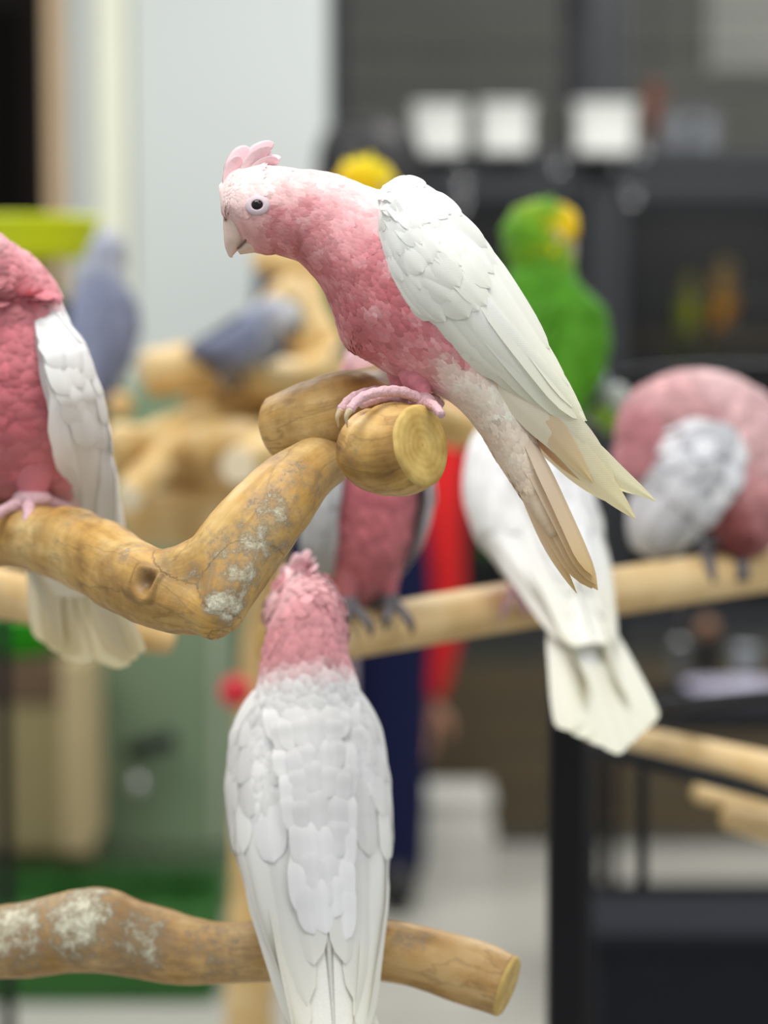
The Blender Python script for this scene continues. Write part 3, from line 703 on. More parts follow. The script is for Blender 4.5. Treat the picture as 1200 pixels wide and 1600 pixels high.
def build_face(b, H, hs, beak='pink', crest=None, ring=True, crest_cols=((240, 205, 212), (240, 196, 204)), eye_s=1.0, hw=50, simple=False):
    """beak, eyes and crest in head-local photo px"""
    bm = {'pink': M['beak'], 'dark': M['beak_dark'], 'bone': M['beak_pale']}[beak]
    def lf(name, rows, mat, parent, n=20, n_sub=5):
        A = np.array(rows, float)              # f, u, hd, hv, w
        C = np.stack([A[:, 0], np.zeros(len(A)), A[:, 1]], -1)
        T = np.gradient(C, axis=0); D = np.stack([-T[:, 2], np.zeros(len(A)), T[:, 0]], -1)
        G = loft_grid(C, unit(D), A[:, 2], A[:, 3], A[:, 4], n_sub, n)
        V, Fc = closed(G); return mesh(name, b.W(H(V)), Fc, mat, parent)
    up = lf('upper_beak', [(30, -10, 24, 26, 30), (33, -24, 25, 27, 30), (37, -38, 22, 23, 26), (42, -50, 17, 17, 20), (46, -61, 11, 10, 12), (48, -70, 5, 5, 6), (47, -75, 1.5, 1.5, 2)], bm, b.e)
    lo = lf('lower_beak', [(-4, -44, 22, 24, 32), (10, -52, 18, 18, 29), (23, -59, 12, 12, 21), (36, -67, 4, 4.5, 10)], bm, b.e)
    for sd in (() if simple else (-1, 1)):
        # mouth line and nostril
        P = H([(10, sd * 30, -30), (15, sd * 29.5, -43), (24, sd * 24.5, -54), (36, sd * 14, -63)])
        V, Fc = round_tube(b.W(spline(P, 5)), 1.7 * hs * b.k, 8); mesh('mouth_line', V, Fc, M['mouth'], up)
        V, Fc = ball_vf((0, 0, 0), (3.2, 1.4, 3.0), 12, 8)
        mesh('nostril', b.W(H(V + np.array([44, sd * 34, -10]))), Fc, M['mouth'], up)
        # eye
        ec = np.array([0.0, sd * (hw + 2.5), -3.0])
        V, Fc = lathe([(0.5, -5), (21 * eye_s, -5), (20.5 * eye_s, -1.4), (18 * eye_s, 0.2), (14 * eye_s, 1.2), (11.4 * eye_s, 1.9), (10 * eye_s, 1.2), (9.4 * eye_s, -0.5)], (0, 0, 0), 32, axis=(0.10, sd, 0.04))
        V = V * np.array([1.0, 1.0, 0.82])
        if ring:
            er = mesh('eye_ring', b.W(H(V + ec)), Fc, M['skin_ring'], b.e)
        V, Fc = ball_vf((0, 0, 0), 10.6 * eye_s, 24, 16)
        ey = mesh('eye', b.W(H(V * np.array([1, 0.55, 0.92]) + ec - np.array([0, sd * 2.2, 0]))), Fc, M['eye'], b.e)
        V, Fc = ball_vf((0, 0, 0), 6.5 * eye_s, 20, 12)
        mesh('pupil', b.W(H(V * np.array([1, 0.35, 1]) + ec + np.array([0.4, sd * 1.6, 0]))), Fc, M['pupil'], ey)
    for i, (pts, W, yo) in enumerate(crest or []):
        P = spline([(p[0], yo, p[1]) for p in pts], 6); T = unit(np.gradient(P, axis=0)); lat = np.array([0, 1.0, 0])
        pr = unit(np.cross(T, lat)); k = len(P)
        ta = math.radians(40) * (1 if yo <= 0 else -1) if abs(yo) > 0.1 else 0
        Wd = pr * math.cos(ta) + lat * math.sin(ta); N = unit(np.cross(Wd, T))
        widths = width_profile(np.linspace(0, 1, k), W, root=0.75, tip=0.6, power=0.5, end=0.1)
        a = np.linspace(-1, 1, 7)
        # closed, slightly cupped blade with real thickness
        top = P[:, None] + (a[None, :, None] * widths[:, None, None]) * Wd[:, None] + ((1 - a ** 2)[None, :, None] * widths[:, None, None] * 0.09) * N[:, None]
        bot = P[:, None] + (a[None, ::-1, None] * widths[:, None, None]) * Wd[:, None] - ((1 - a[::-1] ** 2)[None, :, None] * widths[:, None, None] * 0.09) * N[:, None]
        V, Fc = closed(np.concatenate([top, bot[:, 1:-1]], 1))
        tm = np.linspace(0, 1, k); cc = lin(crest_cols[0])[None] * (1 - tm)[:, None] + lin(crest_cols[1])[None] * tm[:, None]
        cc = np.vstack([np.repeat(cc, 12, 0), cc[:1], cc[-1:]])
        mesh('crest_feather', b.W(H(V)), Fc, M['plume'], b.e, col=cc)
    return up

CREST = [([(40, 40), (38, 62), (26, 82), (9, 94)], 15, 0), ([(28, 45), (18, 68), (-2, 88), (-28, 101)], 13, 0), ([(24, 48), (14, 64), (-2, 80), (-24, 92)], 12, 9), ([(24, 48), (14, 64), (-2, 80), (-24, 92)], 12, -9),
         ([(12, 55), (-6, 68), (-20, 76), (-38, 78)], 11, -5), ([(12, 55), (-6, 66), (-20, 71), (-36, 70)], 10, 6), ([(10, 56), (-8, 64), (-20, 66), (-32, 64)], 9, -9), ([(46, 22), (44, 45), (36, 66), (24, 80)], 14, -8), ([(46, 22), (44, 45), (36, 66), (24, 80)], 14, 8)]

def foot(b, lateral, perch_r, mat, claw, a0=None, leg_from=None, toe_r=0.0046, name='foot', depth=0.0, wrap=1.0):
    """zygodactyl foot gripping a round perch that runs along the bird's lateral axis; perch top is local z = 0"""
    f = mesh(name, *[x for x in (lambda V, Fc: (b.W(V), Fc))(*ball_vf((0.0, lateral, 0.006), (0.010, 0.009, 0.007), 14, 9))], mat, b.e)
    c = np.array([0.0, lateral, -perch_r])
    for (sgn, dy, ln) in ((1, 0.005, 1.15), (1, -0.006, 0.95), (-1, 0.006, 0.95), (-1, -0.005, 0.75)):
        ang = np.linspace(0.05, wrap * ln, 9); yy = np.linspace(0, dy * 1.9, 9)
        P = np.stack([c[0] + sgn * np.sin(ang) * (perch_r + 0.004), c[1] + yy, c[2] + np.cos(ang) * (perch_r + 0.004)], -1)
        R = np.linspace(toe_r, toe_r * 0.72, 9) * (1 + 0.10 * np.cos(np.arange(9) * 2.1))
        V, Fc = round_tube(b.W(P), R * b.k, 10); mesh('toe', V, Fc, mat, f)
        a2 = np.linspace(wrap * ln, wrap * ln + 0.30, 5); pr = perch_r + np.linspace(0.004, 0.001, 5)
        Q = np.stack([c[0] + sgn * np.sin(a2) * pr, np.full(5, c[1] + yy[-1]), c[2] + np.cos(a2) * pr], -1)
        V, Fc = round_tube(b.W(Q), np.linspace(toe_r * 0.6, 0.0004, 5) * b.k, 8); mesh('claw', V, Fc, claw, f)
    return f

# ---- the bird in focus, profile taken off the photograph (px -> local metres)
def build_main():
    org = AT(650, 640, 1.36)
    b = Bird('pink_cockatoo', 'pink and white cockatoo perched in sharp focus on the sawn driftwood stub, leaning left', org, -RIGHT, UP, group='pale pink cockatoos', cat='cockatoo')
    def p2(x, y): return (-(x - 650) * PXM, -(y - 640) * PXM)
    def pl(rows): return [p2(*r) for r in rows]
    hx, hz = p2(405, 325)
    H, Hr, hs = head_frame((hx, 0, hz), pitch=math.radians(-3))
    st = [(452, 333, 70, 58, 67), (496, 347, 80, 64, 68), (532, 377, 104, 76, 68), (570, 409, 120, 92, 84), (618, 454, 114, 99, 113), (666, 507, 99, 95, 99), (712, 557, 74, 80, 70), (748, 603, 55, 62, 48), (778, 650, 44, 46, 38), (806, 706, 36, 32, 32), (838, 772, 22, 18, 22), (868, 836, 10, 8, 10)]
    C = np.array([p2(r[0], r[1]) for r in st]); Tn = np.gradient(C, axis=0)
    S = []
    for i, r in enumerate(st):
        t = Tn[i] / np.linalg.norm(Tn[i]); d = (t[1], -t[0])
        S.append((C[i][0], 0, C[i][1], d[0], 0, d[1], r[2] * PXM, r[4] * PXM, r[3] * PXM))
    samp = [(352, 310, (240, 212, 214)), (350, 345, (222, 178, 178)), (385, 270, (240, 214, 218)), (370, 290, (242, 216, 218)), (395, 300, (238, 208, 210)), (430, 270, (238, 202, 208)), (450, 285, (236, 198, 202)), (450, 310, (226, 176, 180)),
            (520, 272, (240, 200, 204)), (575, 290, (248, 240, 238)), (500, 290, (234, 190, 196)), (440, 345, (206, 118, 128)), (470, 330, (208, 128, 138)), (425, 375, (204, 112, 120)), (460, 395, (198, 108, 114)), (385, 365, (220, 160, 160)), (480, 370, (208, 122, 130)),
            (500, 325, (220, 148, 158)), (545, 330, (228, 166, 174)), (560, 320, (238, 196, 202)), (535, 360, (220, 146, 156)), (575, 350, (226, 166, 174)), (580, 390, (204, 112, 126)), (500, 420, (200, 104, 114)), (530, 470, (192, 92, 104)), (560, 430, (204, 112, 122)), (600, 470, (198, 98, 110)), (580, 520, (200, 106, 116)), (560, 540, (196, 100, 110)),
            (640, 540, (206, 114, 124)), (600, 575, (204, 120, 128)), (650, 590, (212, 142, 146)), (690, 530, (196, 100, 114)), (640, 500, (196, 96, 110)), (715, 548, (200, 112, 120)), (690, 575, (234, 208, 200)), (710, 600, (242, 226, 214)), (740, 620, (242, 228, 214)), (800, 700, (240, 222, 202)), (840, 780, (234, 212, 184)), (870, 840, (222, 196, 160)), (660, 612, (222, 160, 164)),
            (620, 290, (248, 247, 244)), (700, 350, (248, 247, 244)), (750, 420, (248, 247, 244)), (780, 500, (246, 244, 236)), (790, 600, (244, 238, 222))]
    def colour(P, s, th):
        q = np.stack([650 - P[:, 0] / PXM, 640 - P[:, 2] / PXM], -1)
        c = dusky(idw(q, samp, 1.6), 0.16)
        j = np.array([noise.noise(Vector(p * 90)) + 0.7 * noise.noise(Vector(p * 230)) for p in P])[:, None]
        c = c + (lin((244, 222, 222))[None] - c) * np.clip(0.22 * j + 0.02, 0, 0.4)
        g = np.array([1.0, 1.3, 1.25]); return np.clip(c * (1 + 0.20 * j * g * (1.1 - c[:, 1:2])), 0, 0.92)
    build_body(b, H, Hr, hs, S, colour, n_sub=10, n=64, feathers=8500, fs=(0.0032, 0.0068), jitter=0.07, lift=0.07)
    build_face(b, H, hs, 'pink', CREST, crest_cols=((238, 212, 214), (236, 200, 206)), hw=53.5, eye_s=0.92)
    T = pl([(598, 292), (630, 278), (668, 294), (704, 322), (752, 372), (800, 446), (846, 526), (885, 596), (914, 656)])
    B = pl([(592, 318), (594, 372), (612, 436), (648, 490), (690, 520), (735, 562), (790, 600), (850, 640), (904, 668)])
    ym = [v * PXM for v in (46, 100, 114, 118, 112, 98, 76, 52, 32)]
    cov = [(0.02, 0.13, 5, 0.12, 0.92, 0.0085, 0.0012), (0.07, 0.13, 7, 0.05, 0.97, 0.0085, 0.0012), (0.12, 0.14, 7, 0.02, 0.95, 0.0085, 0.0013), (0.17, 0.14, 8, 0.03, 0.98, 0.0085, 0.0013), (0.22, 0.15, 7, 0.02, 0.9, 0.0090, 0.0014),
           (0.27, 0.16, 7, 0.02, 0.84, 0.0090, 0.0014), (0.32, 0.17, 6, 0.02, 0.8, 0.0095, 0.0015), (0.38, 0.20, 6, 0.02, 0.8, 0.0095, 0.0016)][::-1]
    for side in (1, -1):
        sec = [(0.30, 0.96, 0.66, 1.0, 0.0085, 0.0010), (0.34, 0.90, 0.76, 0.98, 0.0090, 0.0012), (0.36, 0.80, 0.86, 0.93, 0.0095, 0.0015), (0.40, 0.68, 0.93, 0.82, 0.0098, 0.0018),
               (0.42, 0.55, 0.99, 0.66, 0.0100, 0.0021), (0.44, 0.42, 1.0, 0.45, 0.0100, 0.0023), (0.45, 0.30, 0.97, 0.30, 0.0100, 0.0026), (0.46, 0.18, 0.88, 0.22, 0.0100, 0.0030), (0.47, 0.08, 0.78, 0.12, 0.0098, 0.0034),
               (0.04, 0.97, 0.42, 1.0, 0.0075, 0.0018), (0.08, 0.90, 0.46, 0.98, 0.0085, 0.0020), (0.14, 0.84, 0.50, 0.93, 0.0085, 0.0022)]
        wing, Sf = build_wing(b, T, B, ym, side, (243, 245, 243), (242, 238, 210), cov, sec)
        # primaries reaching past the folded secondaries
        sh = 0 if side == 1 else 1
        prim = [([(745, 560, 60), (830, 640, 44), (905, 696, 30), (960, 742, 22), (1024, 784, 16)] if not sh else [(760, 560, 60), (845, 650, 44), (915, 706, 30), (960, 745, 22), (1015, 776, 16)], 20, (248, 243, 226), (246, 238, 196)),
                ([(720, 545, 66), (810, 636, 50), (880, 694, 34), (940, 758, 24), (992, 812, 18)] if not sh else [(740, 570, 60), (820, 650, 40), (880, 706, 30), (930, 752, 22), (982, 796, 18)], 24, (248, 241, 222), (246, 234, 184)),
                ([(760, 560, 70), (830, 622, 56), (880, 664, 42), (925, 716, 30), (962, 768, 22)], 24, (248, 242, 226), (242, 236, 196)),
                ([(700, 520, 74), (770, 588, 62), (830, 640, 48), (880, 700, 34), (925, 756, 24)], 22, (244, 218, 200), (236, 214, 160))]
        for (pts, Wp, a0, a1) in prim:
            blade(b, wing, 'flight_feather', [(*p2(x, y), yy * PXM) for x, y, yy in pts], Wp * PXM, a0, a1, tilt=-18, side=side, tip=0.55, power=0.95, end=0.08)
        # pink-washed inner vane of the wing
        blade(b, wing, 'flight_feather', [(*p2(x, y), yy * PXM) for x, y, yy in [(770, 570, 20), (840, 650, 16), (890, 704, 12), (950, 765, 10)]], 30 * PXM, (240, 186, 172), (228, 214, 150), tilt=-25, side=side, tip=0.6, power=0.8)
    tl = empty('tail', org); tl.parent = b.e; tl.location = (0, 0, 0)
    tails = [(-2, (772, 652), (812, 742), (856, 842), (903, 928), 11, 20, 0.6), (-1, (776, 646), (822, 738), (872, 832), (926, 920), 20, 26, 0.8), (0, (784, 640), (834, 736), (882, 828), (934, 922), 22, 30, 0.8),
             (1, (792, 640), (842, 736), (888, 826), (932, 914), 20, 36, 0.8), (2, (800, 640), (850, 734), (890, 818), (926, 900), 17, 42, 0.8)]
    for k, a, c, d, e, Wp, ti, tp in tails:
        pts = [(*p2(*a), (k * 5 + 14) * PXM), (*p2(*c), (k * 7 + 12) * PXM), (*p2(*d), k * 9 * PXM), (*p2(*e), k * 10 * PXM)]
        blade(b, tl, 'tail_feather', pts, Wp * PXM, (242, 224, 204), (212, 182, 126), tilt=ti, side=1, tip=tp, power=0.8, end=0.1, camber=0.3)
    # feathered thigh and pink foot on the stub
    for (yy, dx, nm) in ((26, 0, 'thigh'), (-30, -16, 'thigh')):
        rows = [(648, 556, 34, 34, 30), (650, 585, 28, 28, 26), (655, 608, 20, 20, 20), (662, 628, 12, 12, 13), (664, 640, 9, 9, 9)]
        Cc = np.array([(p2(r[0] + dx, r[1])[0], yy * PXM, p2(r[0], r[1])[1]) for r in rows]); Tt = np.gradient(Cc, axis=0)
        D = np.stack([Tt[:, 2], np.zeros(5), -Tt[:, 0]], -1)
        G = loft_grid(Cc, unit(D), *[np.array([r[i] for r in rows]) * PXM for i in (2, 3, 4)], 8, 24)
        V, Fc = closed(G)
        j = np.array([noise.noise(Vector(p * 400)) for p in V])[:, None]
        th_ = mesh(nm, b.W(V), Fc, M['plume'], b.e, col=np.clip(lin((210, 132, 142))[None] * (1 + 0.3 * j), 0, 1))
    def pf(x, y, dep): return AT(x, y, dep)
    def toe(par, rows, r0, r1):
        P = spline([pf(*r) for r in rows], 6); k = len(P)
        R = np.linspace(r0, r1, k) * PXM * (1 + 0.10 * np.cos(np.arange(k) * 2.2)); V, Fc = round_tube(P, R, 14)
        return mesh('toe', V, Fc, M['foot'], par)
    for dd, dx in ((0.0, 0), (0.036, -14)):
        V, Fc = ball_vf(pf(660 + dx, 629, 1.346 + dd), (0.0085, 0.009, 0.0065), 16, 10)
        ft = mesh('foot', V, Fc, M['foot'], b.e)
        toe(ft, [(664 + dx, 628, 1.344 + dd), (630 + dx, 613, 1.334 + dd), (596 + dx, 612, 1.326 + dd), (564 + dx, 622, 1.318 + dd), (545 + dx, 642, 1.312 + dd)], 9.5, 7)
        toe(ft, [(660 + dx, 630, 1.342 + dd), (640 + dx, 622, 1.322 + dd), (610 + dx, 622, 1.306 + dd), (578 + dx, 632, 1.296 + dd)], 10, 7) if dd else None
        toe(ft, [(662 + dx, 630, 1.344 + dd), (678 + dx, 634, 1.326 + dd), (690 + dx, 648, 1.312 + dd)], 9, 6)
        toe(ft, [(662 + dx, 628, 1.35 + dd), (676 + dx, 622, 1.366 + dd), (690 + dx, 632, 1.374 + dd)], 9, 6)
        P = spline([pf(547 + dx, 640, 1.312 + dd), pf(541 + dx, 652, 1.311 + dd), pf(543 + dx, 668, 1.313 + dd)], 6)
        V, Fc = round_tube(P, np.linspace(6, 0.8, len(P)) * PXM, 10); mesh('claw', V, Fc, M['claw'], ft)
build_main()

# ---- upright birds from one profile in millimetres
GEN = [(-6, 158, 26, 27, 25), (-9, 140, 27, 31, 29), (-11, 118, 26, 37, 34), (-13, 92, 25, 42, 38), (-18, 64, 25, 42, 39), (-27, 36, 24, 36, 36), (-40, 10, 20, 25, 29), (-54, -16, 16, 16, 22), (-66, -44, 10, 10, 15), (-78, -72, 5, 5, 9)]
GT = [(-20, 146), (-38, 120), (-48, 88), (-57, 52), (-68, 16), (-80, -20), (-92, -54)]
GB = [(8, 134), (24, 108), (24, 78), (10, 48), (-16, 20), (-50, -16), (-84, -58)]
GY = [30, 43, 47, 45, 38, 26, 15]
PINK = dict(
    body=[(16, 206, (238, 196, 204)), (38, 186, (226, 176, 180)), (18, 166, (204, 120, 130)), (0, 200, (228, 168, 178)), (-20, 186, (222, 150, 162)), (-26, 168, (220, 146, 158)), (-6, 170, (208, 128, 140)), (0, 146, (204, 118, 132)), (-34, 150, (226, 168, 178)), (-38, 132, (240, 234, 232)),
          (24, 130, (202, 108, 122)), (30, 100, (198, 100, 114)), (28, 70, (198, 98, 112)), (14, 36, (200, 106, 118)), (-4, 8, (206, 122, 130)), (0, 90, (198, 98, 112)), (-10, 40, (200, 110, 120)), (-40, 100, (244, 243, 240)), (-46, 60, (244, 243, 240)), (-50, 20, (242, 240, 234)), (-40, -10, (240, 230, 220)), (-60, -40, (240, 238, 226)), (-80, -70, (240, 238, 220))],
    wing=((245, 245, 245), (240, 238, 224)), tail=((242, 241, 232), (238, 237, 218)), prim=((244, 242, 234), (238, 234, 212)), foot='foot', claw='claw', beak='pink')
GREY = dict(
    body=[(16, 206, (232, 206, 210)), (38, 186, (220, 170, 176)), (18, 166, (200, 106, 120)), (0, 200, (226, 184, 192)), (-20, 186, (214, 150, 160)), (-26, 168, (204, 140, 150)), (-6, 170, (200, 118, 130)), (0, 146, (196, 106, 120)), (-34, 140, (176, 150, 156)), (30, 100, (190, 98, 112)), (28, 70, (196, 104, 116)), (14, 36, (190, 98, 108)), (0, 90, (190, 98, 112)),
          (-4, 8, (186, 110, 116)), (-10, 40, (188, 104, 114)), (-40, 100, (172, 174, 180)), (-46, 60, (176, 178, 184)), (-50, 20, (186, 186, 188)), (-40, -10, (186, 180, 180)), (-60, -40, (176, 166, 176)), (-80, -70, (150, 140, 156))],
    wing=((206, 210, 214), (126, 126, 128)), tail=((168, 158, 172), (104, 96, 110)), prim=((150, 150, 150), (96, 94, 96)), foot='foot_grey', claw='claw_grey', beak='bone')

def perched(name, label, origin, fwd, pal, lean=0, head=(10, 180), yaw=0, pitch=0, scale=1.0, crest=True, perch_r=0.02, feathers=1500, group=None, cat='cockatoo', head_scale=(1, 1, 1), hsize=1.0,
            tail_len=1.0, tail_spread=1.0, detail=1, feet=True, fs=(0.0045, 0.0115), sag=0.0, wing_w=1.0, jitter=0.09, tail_split=0.0, squat=1.0, fat=1.0):
    b = Bird(name, label, origin, fwd, scale=scale, group=group, cat=cat, lean=lean, squat=squat, fat=fat)
    mm = 0.001
    H, Hr, hs = head_frame((head[0] * mm, 0, head[1] * mm), yaw, pitch, size=hsize)
    C = np.array([(r[0], r[1]) for r in GEN], float) * mm; Tn = np.gradient(C, axis=0); S = []
    for i, r in enumerate(GEN):
        t = Tn[i] / np.linalg.norm(Tn[i]); S.append((C[i][0], 0, C[i][1], t[1], 0, -t[0], r[2] * mm, r[3] * mm, r[4] * mm))
    samp = pal['body']
    def colour(P, s, th):
        Q = P[:, [0, 2]] / mm
        hd = s < 4.6                        # head colours turn with the head
        if hd.any():
            R = (P[hd] - np.array([head[0] * mm, 0, head[1] * mm])) @ Hr.T
            Q = Q.copy(); Q[hd] = np.stack([R[:, 0], R[:, 2]], -1) / mm + np.array([10, 180])
        c = dusky(idw(Q, samp, 1.6), 0.12 if cat == 'cockatoo' else 0.0)
        back = np.clip((np.cos(th) + 0.45) / 0.4, 0, 1) * np.clip((s - 5.2) / 0.7, 0, 1)      # wing colour runs over the back
        c = c * (1 - back[:, None]) + lin(pal['wing'][0])[None] * back[:, None]
        j = np.array([noise.noise(Vector(p * 110)) for p in P])[:, None]
        return np.clip(c * (1 + 0.13 * j), 0, 0.92)
    build_body(b, H, Hr, hs, S, colour, head_scale=head_scale, feathers=feathers, n=40 if detail else 28, n_sub=7 if detail else 5, fs=fs, jitter=jitter)
    cb = idw(np.array([[12.0, 204.0]]), samp)[0]
    cs = tuple(255 * np.clip(cb, 0, 1) ** (1 / 2.2))
    build_face(b, H, hs, pal['beak'], CREST if crest else None, crest_cols=(cs, tuple(min(250, x * 0.99) for x in cs)), hw=50 * head_scale[1])
    T = [(x * mm, z * mm) for x, z in GT]; B = [(x * mm, z * mm) for x, z in GB]; Y = [v * mm * wing_w for v in GY]
    if detail:
        cov = [(0.02, 0.15, 5, 0.05, 0.95, 0.0088, 0.0014), (0.08, 0.15, 6, 0.0, 0.95, 0.0088, 0.0014), (0.14, 0.16, 7, 0.0, 0.97, 0.0088, 0.0015), (0.20, 0.16, 6, 0.0, 0.92, 0.0092, 0.0015), (0.27, 0.18, 6, 0.0, 0.9, 0.0096, 0.0016), (0.34, 0.21, 5, 0.0, 0.86, 0.0100, 0.0018)][::-1]
    else:
        cov = [(0.05, 0.2, 4, 0.0, 0.95, 0.012, 0.0015), (0.18, 0.22, 4, 0.0, 0.95, 0.012, 0.0015), (0.32, 0.24, 4, 0.0, 0.9, 0.012, 0.0018)][::-1]
    for side in (1, -1):
        sec = [(0.30, 0.95, 0.70, 0.99, 0.0085, 0.0010), (0.34, 0.84, 0.82, 0.94, 0.0095, 0.0014), (0.38, 0.70, 0.92, 0.82, 0.0100, 0.0018), (0.42, 0.54, 0.98, 0.64, 0.0100, 0.0022), (0.44, 0.38, 1.0, 0.44, 0.0105, 0.0026), (0.46, 0.22, 0.92, 0.26, 0.0105, 0.0030), (0.47, 0.08, 0.82, 0.12, 0.0100, 0.0034)]
        wing, Sf = build_wing(b, T, B, Y, side, pal['wing'][0], pal['wing'][1], cov, sec, base_y=-0.06 if side == 1 else -0.02)
        for i in range(4):
            dx, dz = -4 * i, -5 * i
            pts = [((-20 + dx) * mm, 30 * mm, 30 * mm), ((-56 + dx) * mm, -14 * mm, 24 * mm), ((-82 + dx * 0.6) * mm, (-56 + dz) * mm, 15 * mm), ((-98 + dx * 0.4) * mm, (-86 + dz) * mm, (10 + 2 * i) * mm)]
            blade(b, wing, 'flight_feather', pts, 0.0095, pal['prim'][0], pal['prim'][1], tilt=-35, side=side, tip=0.7, power=0.7, end=0.1)
    # scapulars closing over the spine
    gz = np.array([p[1] for p in GT][::-1], float); gx = np.array([p[0] for p in GT][::-1], float)
    for r_, z0 in enumerate((40, 56, 72, 88, 103, 117, 130, 142)):
        nq = 4 + r_ // 2; half = 13 + 2.0 * r_
        for q_ in range(nq):
            y0 = -half + 2 * half * (q_ + (0.5 if r_ % 2 else 0.3)) / nq + rng.uniform(-1.5, 1.5); za = z0 + rng.uniform(-4, 4) - 0.012 * y0 * y0; ln = 38 * rng.uniform(0.85, 1.1) - 1.6 * r_; pts = []
            for f_ in (0.0, 0.35, 0.7, 1.0):
                z_ = za - ln * f_; pts.append(((np.interp(z_, gz, gx) + (5.0 if f_ == 0 else -2.4 - 0.25 * r_ + 0.6 * f_) + 0.016 * y0 * y0) * mm, z_ * mm, y0 * (1 - 0.12 * f_) * mm))
            jf = 1 + rng.normal(0, 0.02); wc = tuple(np.clip(np.array(pal['wing'][0]) * jf, 0, 250))
            blade(b, b.e, 'scapular_feather', pts, 0.0078 * rng.uniform(0.85, 1.1), wc, wc, tilt=90, side=1, tip=0.55, power=0.5, camber=0.3)
    tl = empty('tail', b.o); tl.parent = b.e; tl.location = (0, 0, 0)
    for k in (-3, 3, -2, 2, -1, 1, 0):
        if tail_split and k == 0: continue
        s_ = tail_spread
        ln = (1 - 0.05 * abs(k)) * tail_len
        pts = [(-50 * mm, -6 * mm, k * 3 * mm), ((-50 - 26 * ln) * mm, (-6 - 50 * ln) * mm, (k * 5.5 * s_ + np.sign(k) * tail_split * 0.4) * mm), ((-50 - 48 * ln) * mm, (-6 - 102 * ln) * mm, (k * 8.5 * s_ + np.sign(k) * tail_split) * mm), ((-50 - 60 * ln) * mm, (-6 - 132 * ln) * mm, (k * 9.5 * s_ + np.sign(k) * tail_split * 1.3) * mm)]
        blade(b, tl, 'tail_feather', pts, 0.0105, pal['tail'][0], pal['tail'][1], tilt=90 - 6 * abs(k), side=1, tip=0.86, power=0.5, end=0.15)
    if feet:
        for lat in (0.017, -0.017):
            rows = [(-6, 44, 14, 14, 13), (-3, 28, 11, 11, 10), (-1, 14, 7, 7, 7), (0, 5, 5, 5, 5)]
            Cc = np.array([(r[0] * mm, lat, r[1] * mm) for r in rows]); D = np.tile([[-1.0, 0, 0]], (4, 1))
            G = loft_grid(Cc, D, *[np.array([r[i] for r in rows]) * mm for i in (2, 3, 4)], 5, 16); V, Fc = closed(G)
            mesh('thigh', b.W(V), Fc, M['plume'], b.e, col=np.tile(idw(np.array([[0.0, 14.0]]), samp), (len(V), 1)))
            foot(b, lat, perch_r, M[pal['foot']], M[pal['claw']])
    return b

perched('pink_cockatoo', 'pink and white cockatoo cut off by the left edge, perched breast-on on the bent branch', AT(-3, 789, 1.53), (-0.46, -0.888, 0), dict(PINK, tail=((242, 236, 218), (236, 226, 184))), lean=3, yaw=-0.45, pitch=-0.25, scale=1.05, squat=0.91, fat=1.64, hsize=0.92, head=(24, 175), head_scale=(1, 0.68, 1), perch_r=0.023, feathers=2600,
        group='pale pink cockatoos', tail_split=3, tail_len=0.98, tail_spread=0.62)
perched('pink_cockatoo', 'pink-headed white cockatoo seen from behind on the lowest branch, nearest the bottom edge', AT(486, 1442, 1.515), (-0.16, 1.0, 0), PINK, lean=10, yaw=0.35, pitch=0.1, scale=1.16, perch_r=0.02, feathers=3200,
        group='pale pink cockatoos', fs=(0.0055, 0.0105))
perched('pink_cockatoo', 'white cockatoo seen from behind on the pale dowel, half hidden by the sharp bird', AT(845, 935, 1.90), (-0.30, 0.95, 0), PINK, lean=20, yaw=0.5, pitch=0.0, scale=1.12, perch_r=0.02, feathers=1200,
        group='pale pink cockatoos', fat=1.05)
perched('grey_cockatoo', 'pink-breasted cockatoo with grey wings on the pale dowel under the sawn stub', AT(575, 952, 1.83), (0.42, -0.90, 0), GREY, lean=4, yaw=0.2, scale=1.10, perch_r=0.02, feathers=1200, group='grey-winged cockatoos')
# ---- more parrots further back
GREYP = dict(body=[(16, 206, (176, 180, 196)), (38, 186, (210, 210, 216)), (18, 166, (196, 198, 208)), (-20, 186, (160, 166, 186)), (0, 146, (156, 162, 184)), (30, 100, (150, 156, 176)), (14, 36, (140, 144, 160)), (-40, 100, (130, 136, 160)), (-50, 20, (96, 100, 116)), (-60, -40, (90, 40, 50)), (-80, -70, (130, 20, 30))],
             wing=((140, 146, 172), (60, 62, 76)), tail=((120, 36, 44), (90, 14, 22)), prim=((60, 62, 74), (36, 38, 46)), foot='foot_grey', claw='claw_grey', beak='dark')
GREEN = dict(body=[(16, 206, (104, 160, 20)), (38, 186, (250, 206, 16)), (18, 166, (200, 190, 20)), (30, 196, (246, 204, 10)), (-6, 186, (96, 150, 24)), (-20, 186, (80, 138, 20)), (0, 146, (90, 150, 40)), (-30, 150, (76, 136, 30)), (30, 100, (96, 160, 34)), (14, 36, (96, 164, 20)), (-40, 100, (70, 140, 24)), (-50, 20, (84, 150, 10)), (-60, -40, (110, 164, 10)), (-80, -70, (130, 170, 10))],
             wing=((84, 152, 34), (84, 142, 10)), tail=((96, 150, 10), (130, 160, 20)), prim=((70, 120, 20), (40, 70, 30)), foot='foot_grey', claw='claw_grey', beak='bone')
